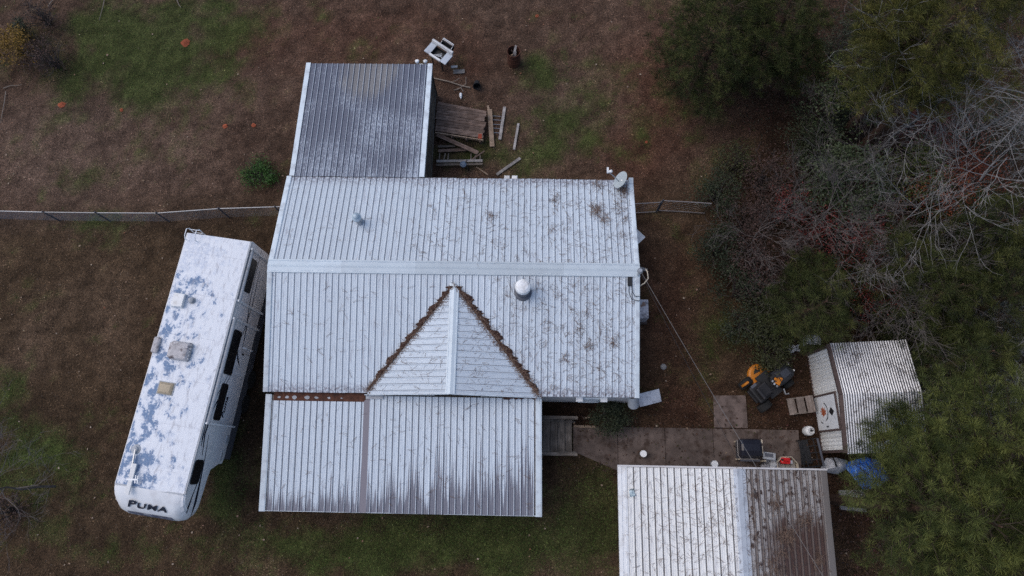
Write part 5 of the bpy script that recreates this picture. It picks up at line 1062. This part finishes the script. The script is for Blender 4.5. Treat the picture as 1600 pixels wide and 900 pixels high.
# ------------------------------------------------------------------ trees and shrubs
barkM = plain('grey_bark', (.118, .102, .096), .95, 0, .3, 9, .1)
paleBark = plain('pale_grey_bark', (.24, .23, .225), .95, 0, .3, 9, .1)
twigBark = plain('dark_twig_bark', (.075, .062, .056), .95, 0, .35, 9, .1)
limbBark = plain('pine_limb_bark', (.05, .040, .028), .95, 0, .35, 7, .1)
pineBark = plain('pine_bark', (.085, .052, .038), .95, 0, .35, 7, .1)
def unit(v): return v/np.linalg.norm(v, axis=-1, keepdims=True)
def pine(label, px, py, zc, r, htop, mat, seed, nl=46, droop=.12, nneed=30, nlen=(.18, .28), base=None, prob=1.0, tintb=0.0):
    g = np.random.default_rng(seed); rr = random.Random(seed)
    b = P(px, py, zc) if base is None else Vector(base)
    root = thing('pine_tree', label, 'tree', (b.x, b.y, 0), 0)
    bend = [Vector((rr.uniform(-.2, .2)*k/4, rr.uniform(-.2, .2)*k/4, htop*k/4)) for k in range(5)]; bend[0] = Vector((0, 0, -.1))
    MB().tube(bend, [.20, .17, .13, .08, .025], 9).build('trunk', pineBark, root)
    lm = MB(); C = []; D = []; TI = []
    def axis(z):
        f_ = max(0, min(3.999, z/htop*4)); k = int(f_); return bend[k].lerp(bend[k+1], f_-k) if k else Vector((0, 0, 0)).lerp(bend[1], f_)
    cb = htop-2.3*r
    for i in range(nl):
        f_ = (i+.5)/nl; z = cb+(htop-cb-.1)*f_; a = i*2.39996+rr.uniform(-.4, .4)
        prof_ = (math.sin(math.pi*min(1, .18+.82*f_))**.75 if f_ < .95 else .25); L = r*max(.18, prof_)*rr.uniform(.75, 1.12)
        o = axis(z); d = Vector((math.cos(a), math.sin(a), .12+.5*f_)); pts = [o, o+d*L*.5+Vector((0, 0, -.02*L)), o+d*L+Vector((0, 0, -droop*L))]
        lm.tube(pts, [.022+.006*L, .016, .007], 5)
        nb = int(3+L*3.1); lt = rr.uniform(-.15, .15)
        for j in range(nb):
            s_ = .28+.72*(j+rr.random())/nb; q = pts[0].lerp(pts[1], s_*2) if s_ < .5 else pts[1].lerp(pts[2], s_*2-1)
            sd = Vector((-math.sin(a), math.cos(a), 0))*(1 if j % 2 else -1)
            e = (d*.7+sd*rr.uniform(.4, 1.1)+Vector((0, 0, rr.uniform(.0, .45)))).normalized(); bl = rr.uniform(.18, .5)*(1.15-.4*s_)*min(1.4, .5+.4*r)
            tip = q+e*bl; lm.tube([q, tip], [.010, .006], 3, False)
            for kk, fr_ in enumerate((1.0, .62, .3)):
                if rr.random() < (1, .22, .05)[kk]*prob: C.append(q.lerp(tip, fr_)); D.append((e*.45+Vector((0, 0, .8))).normalized()); TI.append(.48+lt*1.6+rr.uniform(-.34, .34)+.12*(f_-.5)+tintb)
    lm.build('limbs', limbBark, root)
    C = np.array([tuple(c) for c in C]); D = np.array([tuple(d) for d in D]); n = len(C)
    dirs = unit(unit(g.normal(0, 1, (n, nneed, 3)))+D[:, None]*.62); L = g.uniform(nlen[0], nlen[1], (n, nneed, 1))*g.uniform(.8, 1.2, (n, 1, 1))
    side = unit(np.cross(dirs, g.normal(0, 1, (n, nneed, 3))))*.0038
    st_ = C[:, None]+dirs*.015+g.normal(0, .018, (n, nneed, 3)); mid = st_+dirs*L*.55
    end = st_+dirs*L+np.array([0, 0, -.02])
    v = np.stack([st_-side, mid+side*1.2, end, ], 2).reshape(-1, 3)
    ti = np.repeat(np.clip(np.array(TI)[:, None]+g.uniform(-.14, .14, (n, nneed)), 0, 1).ravel(), 3)
    link('crown', tri_mesh('crown', v, {'tint': ('FLOAT', ti)}), mat, root)
    return root
pineM = foliage('pine_needles', [(.020, .030, .010), (.060, .076, .022), (.108, .126, .036), (.175, .188, .052)], .55)
pineD = foliage('dim_pine_needles', [(.020, .028, .010), (.046, .058, .018), (.078, .090, .028), (.115, .118, .038)], .6)  # darker needle colours, the weaker light on these pines is put into the tone
pineO = foliage('olive_pine_needles', [(.034, .034, .010), (.075, .078, .02), (.12, .118, .03), (.17, .15, .04)], .6)
PINES = [('large bright green pine rising beside the blue tarp at the lower right', 1500, 802, 7.6, 2.3, 9.4, pineM, 1, 70),
    ('tall bright pine crown at the right edge overhanging the shed roof', 1590, 700, 7.6, 2.5, 9.6, pineM, 2, 66),
    ('bright pine in the lower right corner of the view', 1590, 860, 7.4, 2.5, 9.4, pineM, 3, 56),
    ('small pine between the shed roof and the large bright pine', 1420, 680, 4.2, 1.1, 5.0, pineM, 4, 34),
    ('olive pine at the top right corner above the bare grey branches', 1480, 40, 8.0, 2.6, 10.0, pineO, 5, 60),
    ('olive pine clump left of the top right corner pine', 1405, 30, 6.6, 1.3, 8.0, pineO, 6, 34),
    ('yellowish pine tip reaching down between the bare branches at top right', 1475, 105, 6.4, 1.2, 7.4, pineO, 7, 30),
    ('broad dark pine at the top edge next to the open yard', 1125, 45, 4.2, 2.3, 5.6, pineD, 8, 78),
    ('dark pine at the top edge right of the broad dark pine', 1215, 35, 4.2, 1.9, 5.6, pineD, 9, 46),
    ('dim olive pine behind the upper corner of the shed', 1268, 480, 3.4, 1.5, 4.6, pineD, 10, 40),
    ('dim pine beneath the small bare tree right of the shed', 1465, 465, 3.6, 1.7, 5.0, pineD, 11, 44),
    ('dark pine at the right edge halfway up the view', 1570, 470, 3.8, 2.2, 5.4, pineD, 12, 50),
    ('dim pine low among the reddish shrubs', 1275, 425, 2.4, .9, 3.2, pineD, 13, 22),
    ('dim pine just right of the shed roof', 1520, 560, 4.0, 1.4, 5.2, pineD, 14, 40),
    ('small dim pine seedling near the edge of the yard', 1247, 92, 2.4, 1.0, 3.2, pineD, 15, 26),
    ('dim green pine under the grey limbs at the right edge', 1540, 360, 3.4, 1.8, 4.8, pineD, 16, 40),
    ('dark pine beyond the shed between bare trees', 1400, 410, 3.0, 1.6, 4.2, pineD, 17, 36)]
for (lab, px, py, zc, r, ht, mt, sd, nl) in PINES: pine(lab, px, py, zc, r, ht, mt, sd, nl, tintb=.02 if mt is pineM else 0, nneed=84)

def bare_tree(label, base, h, spread, seed, mat, n1=8, lean=(0, 0), fork=.45, tw=1.0, r0=.10, name='bare_tree', levels=3):
    rr = random.Random(seed); r0 *= .62; root = thing(name, label, 'tree', (base.x, base.y, 0)); tr = MB(); cr_ = MB()
    top = Vector((lean[0], lean[1], h*.8)); pts = [Vector((0, 0, -.1)).lerp(top, k/5)+Vector((rr.uniform(-.06, .06), rr.uniform(-.06, .06), 0))*k for k in range(6)]
    tr.tube(pts, [r0*(1-.8*k/5) for k in range(6)], 8); tr.build('trunk', mat, root)
    def grow(p, d, L, r, lev):
        n_ = 4 if lev < 2 else 3; q = [p]; dd = d.copy()
        for k in range(n_):
            dd = (dd+Vector((rr.uniform(-.36, .36), rr.uniform(-.36, .36), rr.uniform(-.16, .2)))).normalized(); q.append(q[-1]+dd*L/n_)
        rad = [r*(1-.72*k/n_) for k in range(n_+1)]; cr_.tube(q, rad, 5 if lev == 0 else 3, False)
        if lev >= levels: return
        for k in range(int((5, 3, 2, 1)[lev]*tw+rr.random())):
            s_ = rr.uniform(.25, 1.0)*n_; i = min(n_-1, int(s_)); b = q[i].lerp(q[i+1], s_-i)
            ax = Vector((rr.uniform(-1, 1), rr.uniform(-1, 1), rr.uniform(-.3, .55))); e = ((q[i+1]-q[i]).normalized()*.9+ax*.75).normalized()
            grow(b, e, L*rr.uniform(.45, .72), max(.0058, r*(1-.7*s_/n_)*.62), lev+1)
    for i in range(n1):
        a = 2*math.pi*i/n1+rr.uniform(-.5, .5); s_ = fork+(1-fork)*rr.random(); f_ = s_*5; k = min(4, int(f_)); p = pts[k].lerp(pts[k+1], f_-k)
        grow(p, Vector((math.cos(a), math.sin(a), rr.uniform(.15, .8))).normalized(), spread*rr.uniform(.7, 1.15), r0*.5*(1.2-.6*s_), 0)
    cr_.build('crown', mat, root)
for (lab, px, py, zc, h, sp_r, sd, mt, n1, lean, r0) in [
    ('large bare grey tree spreading below the top right pines', 1470, 150, 7, 8, 3.5, 21, paleBark, 10, (.3, .2), .10),
    ('large bare tree at the right edge reaching limbs towards the centre', 1585, 165, 7, 9, 3.6, 22, paleBark, 11, (.2, .2), .11),
    ('bare tree with long pale limbs at the right edge above the dark pine', 1560, 270, 5.5, 7, 2.6, 23, paleBark, 9, (-.3, .1), .085),
    ('small bare tree with star shaped branches above the shed', 1462, 446, 4.6, 5, 1.9, 24, barkM, 10, (0, 0), .075),
    ('bare sapling with forked branches among the red shrubs', 1395, 320, 3.6, 4.2, 1.7, 25, barkM, 8, (.2, .1), .06),
    ('slim bare sapling leaning right in the middle of the thicket', 1262, 350, 3.2, 4, 1.5, 26, barkM, 7, (.8, .4), .055),
    ('slim bare sapling leaning up among pink leaves', 1222, 330, 2.8, 3.6, 1.3, 27, barkM, 7, (.5, .7), .05),
    ('thin bare sapling near the upper corner of the shed', 1390, 505, 3.4, 4, 1.5, 28, barkM, 7, (.2, -.1), .05),
    ('grey twiggy tree at the right edge beside the dim pine', 1575, 545, 5, 5.4, 1.7, 29, paleBark, 9, (0, 0), .08),
    ('bare tree whose twigs enter the lower left edge of the view', -28, 765, 4.5, 5.2, 2.0, 30, barkM, 9, (0, 0), .08),
    ('bare grey sapling between the leafy green shrubs', 1375, 225, 4.2, 4.8, 1.8, 32, barkM, 8, (.2, .2), .06),
    ('dim bare sapling at the edge of the yard under the dark pine', 1300, 130, 3.6, 4.2, 1.5, 33, barkM, 7, (.2, .1), .05),
    ('bare twiggy sapling far right behind the bright pines', 1530, 620, 4.6, 5, 1.5, 34, paleBark, 7, (0, 0), .06),
    ('bare grey sapling between the two red shrubs in the woods', 1290, 330, 4.2, 5, 1.9, 41, barkM, 9, (.3, .2), .06),
    ('twiggy bare sapling above the dim pine in the woods', 1330, 400, 4.0, 4.6, 1.8, 42, barkM, 9, (.1, .2), .055),
    ('twiggy bare tree below the yellow green bush', 1420, 345, 4.6, 5.4, 2.0, 43, paleBark, 9, (.2, .1), .065),
    ('bare sapling on the yard side of the thicket', 1180, 370, 2.6, 3.2, 1.4, 44, barkM, 8, (.3, .2), .05),
    ('bare tree filling the gap between the two large bare trees', 1520, 110, 6.5, 7.5, 2.8, 45, paleBark, 10, (0, 0), .09),
    ('thin bare sapling left of the star shaped bare tree', 1385, 440, 4.0, 4.4, 1.6, 46, barkM, 8, (.1, 0), .055),
    ('thin bare sapling left of the shed corner', 1225, 455, 2.2, 2.8, 1.2, 35, barkM, 7, (.3, .1), .045)]:
    bare_tree(lab, P(px, py, zc*.8), h, sp_r, sd, mt, n1, lean, r0=r0, tw=1.15)

def shrub(name, label, px, py, r, h, mat, seed, n=2600, leaf=(.05, .10), twigs=26, flat=.75, tw_mat=None, clumps=34, cat='shrub', out=1.0):
    g = np.random.default_rng(seed); rr = random.Random(seed); b = P(px, py, h*.6); root = thing(name, label, cat, (b.x, b.y, 0))
    d = unit(g.normal(0, 1, (clumps, 3))+np.array([0, 0, .35])); rad = g.uniform(.35, 1.0, (clumps, 1))**.6
    cc = d*rad*np.array([r*.88, r*.88, h*.46])+np.array([0, 0, h*.54]); cc[:, 2] = np.maximum(cc[:, 2], .12)
    mb = MB()
    for k in range(min(twigs, clumps)):
        p0 = Vector((rr.uniform(-.1, .1)*r, rr.uniform(-.1, .1)*r, 0)); p2 = Vector(tuple(cc[k]*np.array([1.18, 1.18, 1.1]))); p1 = p0.lerp(p2, .5)+Vector((rr.uniform(-.2, .2)*r, rr.uniform(-.2, .2)*r, .12*h))
        mb.tube([p0, p1, p2], [.022, .013, .006], 4, False)
        for q_ in range(3):
            e = p1.lerp(p2, rr.uniform(.3, 1)); mb.tube([e, e+Vector((rr.uniform(-.35, .35), rr.uniform(-.35, .35), rr.uniform(-.05, .3)))*min(1.3, r)], [.008, .005], 3, False)
    mb.build('stem', tw_mat or twigBark, root)
    if n:
        w_ = g.dirichlet(np.ones(clumps)*2.5); ix = g.choice(clumps, n, p=w_); c = cc[ix]+g.normal(0, 1, (n, 3))*np.array([.23, .23, .17])*r*.9*g.uniform(.5, 1.2, (n, 1))
        c[:, 2] = np.maximum(c[:, 2], .04)
        nn = unit(g.normal(0, .6, (n, 3))+np.array([0, 0, .9])); t1 = unit(np.cross(nn, g.normal(0, 1, (n, 3)))); t2 = np.cross(nn, t1)
        L = g.uniform(leaf[0], leaf[1], (n, 1)); a = c-t1*L*.55; e = c+t1*L*.55; s1 = c+t2*L*.3+nn*L*.06; s2 = c-t2*L*.3+nn*L*.06
        v = np.stack([a, s2, e, a, e, s1], 1).reshape(-1, 3); ct = g.uniform(.15, .85, clumps)[ix]
        ti = np.repeat(np.clip(ct*.6+g.uniform(0, .4, n), 0, 1), 6); link('foliage', tri_mesh('foliage', v, {'tint': ('FLOAT', ti)}), mat, root)
    return root
F_ = {'dark': foliage('dark_shrub_leaves', [(.012, .018, .009), (.028, .036, .018), (.05, .058, .028)]), 'olive': foliage('olive_shrub_leaves', [(.022, .024, .010), (.042, .046, .018), (.07, .072, .028)]),
    'brown': foliage('brown_shrub_leaves', [(.026, .016, .013), (.06, .034, .028), (.10, .056, .046)]), 'red': foliage('red_shrub_leaves', [(.06, .011, .010), (.13, .022, .018), (.22, .05, .04)]),
    'rust': foliage('rust_shrub_leaves', [(.08, .016, .010), (.16, .04, .016), (.23, .07, .03)]), 'ever': foliage('grey_green_leaves', [(.020, .032, .014), (.050, .068, .032), (.10, .122, .06)], .4),
    'lime': foliage('yellow_green_leaves', [(.03, .038, .010), (.07, .082, .020), (.12, .125, .035)], .45), 'bright': foliage('bright_green_leaves', [(.012, .036, .008), (.03, .085, .014), (.06, .13, .022)]),
    'yellow': foliage('yellow_orange_leaves', [(.09, .05, .012), (.19, .11, .018), (.26, .15, .02)]), 'lichen': foliage('grey_lichen_leaves', [(.05, .055, .045), (.095, .10, .085), (.15, .155, .135)])}
SH = [('dark green bush at the open end of the pipe gate', 1125, 300, 1.0, 1.5, 'dark', 2400), ('brown twiggy shrub behind the gate bush', 1172, 340, 1.3, 2.0, 'brown', 1700), ('dark bush on the yard edge below the gate', 1128, 385, 1.1, 1.7, 'dark', 2600),
    ('brown reddish shrub right of the dark yard edge bush', 1190, 405, 1.4, 2.2, 'brown', 2000), ('dark shrub on the yard edge level with the air conditioner', 1160, 450, 1.2, 1.8, 'dark', 2600), ('olive shrub below the thin bare sapling', 1215, 500, 1.3, 2.2, 'olive', 2600),
    ('dark shrub on the yard edge above the mower', 1165, 505, 1.0, 1.5, 'dark', 2200), ('olive bush between the mower and the torn white sheet', 1205, 550, .9, 1.4, 'olive', 2000), ('grey brown thicket above the gate bush', 1200, 275, 1.3, 2.0, 'brown', 1500),
    ('olive shrub at the yard edge above the thicket', 1150, 255, 1.0, 1.2, 'olive', 1200), ('grey green evergreen bush with dense small leaves', 1318, 290, 1.7, 3.6, 'ever', 5200), ('yellow green evergreen bush with larger leaves', 1430, 275, 1.35, 3.6, 'lime', 3600),
    ('red leaved shrub left of centre in the woods', 1325, 370, 1.8, 3.2, 'red', 3200), ('rust red shrub below the yellow green bush', 1462, 308, 1.4, 4.0, 'rust', 3200), ('rust red shrub under the grey limbs at right', 1520, 285, 1.2, 3.8, 'rust', 1800),
    ('red shrub beyond the upper corner of the shed', 1375, 470, 1.0, 3.2, 'red', 1700), ('small pink red shrub in the middle of the thicket', 1238, 318, .8, 2.2, 'red', 700), ('yellow green leafy bush under the large bare tree', 1352, 128, 1.6, 5.0, 'lime', 3800),
    ('grey green shrub left of the large bare tree', 1310, 170, 1.3, 3.0, 'ever', 2200), ('dark shrub at the edge of the yard under the dark pine', 1285, 200, 1.4, 2.2, 'dark', 2400), ('dark grey green shrub above the evergreen bush', 1285, 245, 1.2, 2.0, 'dark', 2200),
    ('dark red shrub under the bare branches at upper right', 1450, 205, 1.2, 3.0, 'red', 900), ('brown shrub right of the evergreen bush', 1385, 360, 1.3, 2.4, 'brown', 1800), ('olive shrub beneath the dim pine above the shed', 1330, 450, 1.2, 2.0, 'olive', 2600),
    ('dark shrub right of the small bare tree', 1510, 430, 1.5, 2.6, 'dark', 2600), ('olive shrub behind the shed roof', 1410, 520, 1.2, 2.4, 'olive', 2600), ('grey lichen covered shrub at the right edge', 1560, 515, 1.3, 4.0, 'lichen', 2200),
    ('dark shrub behind the shed under the pines', 1480, 620, 1.5, 2.4, 'dark', 2600), ('grey lichen shrub below the twiggy tree at the right edge', 1575, 620, 1.2, 3.6, 'lichen', 1500), ('rust brown shrub low among the bare saplings', 1345, 345, 1.2, 2.2, 'rust', 1100), ('rust red shrub under the gap between the large bare trees', 1490, 245, 1.2, 3.4, 'rust', 1500), ('dark shrub at the right edge under the grey limbs', 1585, 400, 1.6, 2.6, 'dark', 2600),
    ('dark olive shrub at right between two dim pines', 1500, 530, 1.4, 2.2, 'olive', 2400), ('dark shrub under the top right pines', 1400, 110, 1.6, 2.0, 'dark', 2400), ('dark shrub under the right edge bare tree', 1550, 190, 1.8, 2.2, 'dark', 2600),
    ('dark green shrub between the rust red shrubs and right edge', 1530, 340, 1.5, 2.2, 'dark', 2400), ('brown shrub on the yard edge between two dark bushes', 1195, 450, 1.0, 1.8, 'brown', 1400), ('dark shrub among the pines at the top edge', 1320, 60, 1.5, 2.2, 'dark', 2400),
    ('brown twiggy shrub in the middle of the thicket', 1250, 400, 1.2, 2.0, 'brown', 1400), ('dark shrub behind the lower right bright pines', 1500, 740, 1.6, 2.0, 'dark', 2000)]
for i, (lab, px, py, r, h, k, n) in enumerate(SH):
    big = k in ('ever', 'lime'); nm = 'evergreen_shrub' if big else 'shrub'
    shrub(nm, lab, px, py, r, h, F_[k], 100+i, n, (.08, .14) if big else (.05, .10), 30 if k in ('brown', 'red', 'rust') else 20, tw_mat=paleBark if k == 'lichen' else twigBark)
shrub('shrub', 'low bright green bush near the dark roofed addition', 402, 272, .85, .5, F_['bright'], 201, 1700, (.04, .09), 24)
shrub('shrub', 'dark evergreen bush between the porch steps and the white metal sheet', 951, 648, .78, 1.2, F_['dark'], 202, 4200, (.04, .08), 16)
shrub('shrub', 'yellow and orange leaved shrub at the upper left edge', 22, 68, .95, 1.4, F_['yellow'], 203, 1500, (.06, .12), 14)
shrub('shrub', 'green shrub directly above the yellow leaved shrub', 32, 48, .6, 1.0, F_['dark'], 204, 900, (.05, .10), 14)
shrub('shrub', 'brown bare twiggy shrub right of the yellow leaved shrub', 72, 88, 1.1, 1.3, F_['brown'], 205, 900, (.05, .09), 30)
shrub('shrub', 'grey bare twiggy shrub at the upper left corner', 60, 20, 1.0, 1.2, F_['brown'], 206, 500, (.05, .09), 30)
shrub('shrub', 'dark twiggy shrub low at the lower left edge', 5, 800, .9, 1.3, F_['brown'], 207, 700, (.05, .09), 26)
# low plants and seedlings under the trees: nobody could count them
def undergrowth(n):
    x, y = visible_yard(n); hx, hy = HLw(x, y); k = (x > 10.6+1.2*np.sin(y*.7)*.6) & (y > 5.5) | (x > 14.6) | ((x > 12.4) & (y > 15.5))
    k &= ~((hx > 19.3) & (hx < 23.6) & (hy > -1.6) & (hy < 4.9)); x, y = x[k], y[k]; n = len(x)
    z = NR.random(n)**2*.55+.02; nn = unit(NR.normal(0, .5, (n, 3))+np.array([0, 0, .9])); t1 = unit(np.cross(nn, NR.normal(0, 1, (n, 3)))); t2 = np.cross(nn, t1); L = NR.uniform(.05, .11, (n, 1)); c = np.stack([x, y, z], 1)
    v = np.stack([c-t1*L*.5, c-t2*L*.25, c+t1*L*.5, c-t1*L*.5, c+t1*L*.5, c+t2*L*.25], 1).reshape(-1, 3); ti = np.repeat(np.clip(fnoise(x, y, 2.0)*1.2-.1+NR.normal(0, .2, n), 0, 1), 6)
    tagp(link('undergrowth', tri_mesh('undergrowth', v, {'tint': ('FLOAT', ti)}), foliage('undergrowth_leaves', [(.012, .017, .008), (.03, .028, .014), (.045, .026, .020), (.04, .046, .02)])), kind='stuff')
undergrowth(110000)
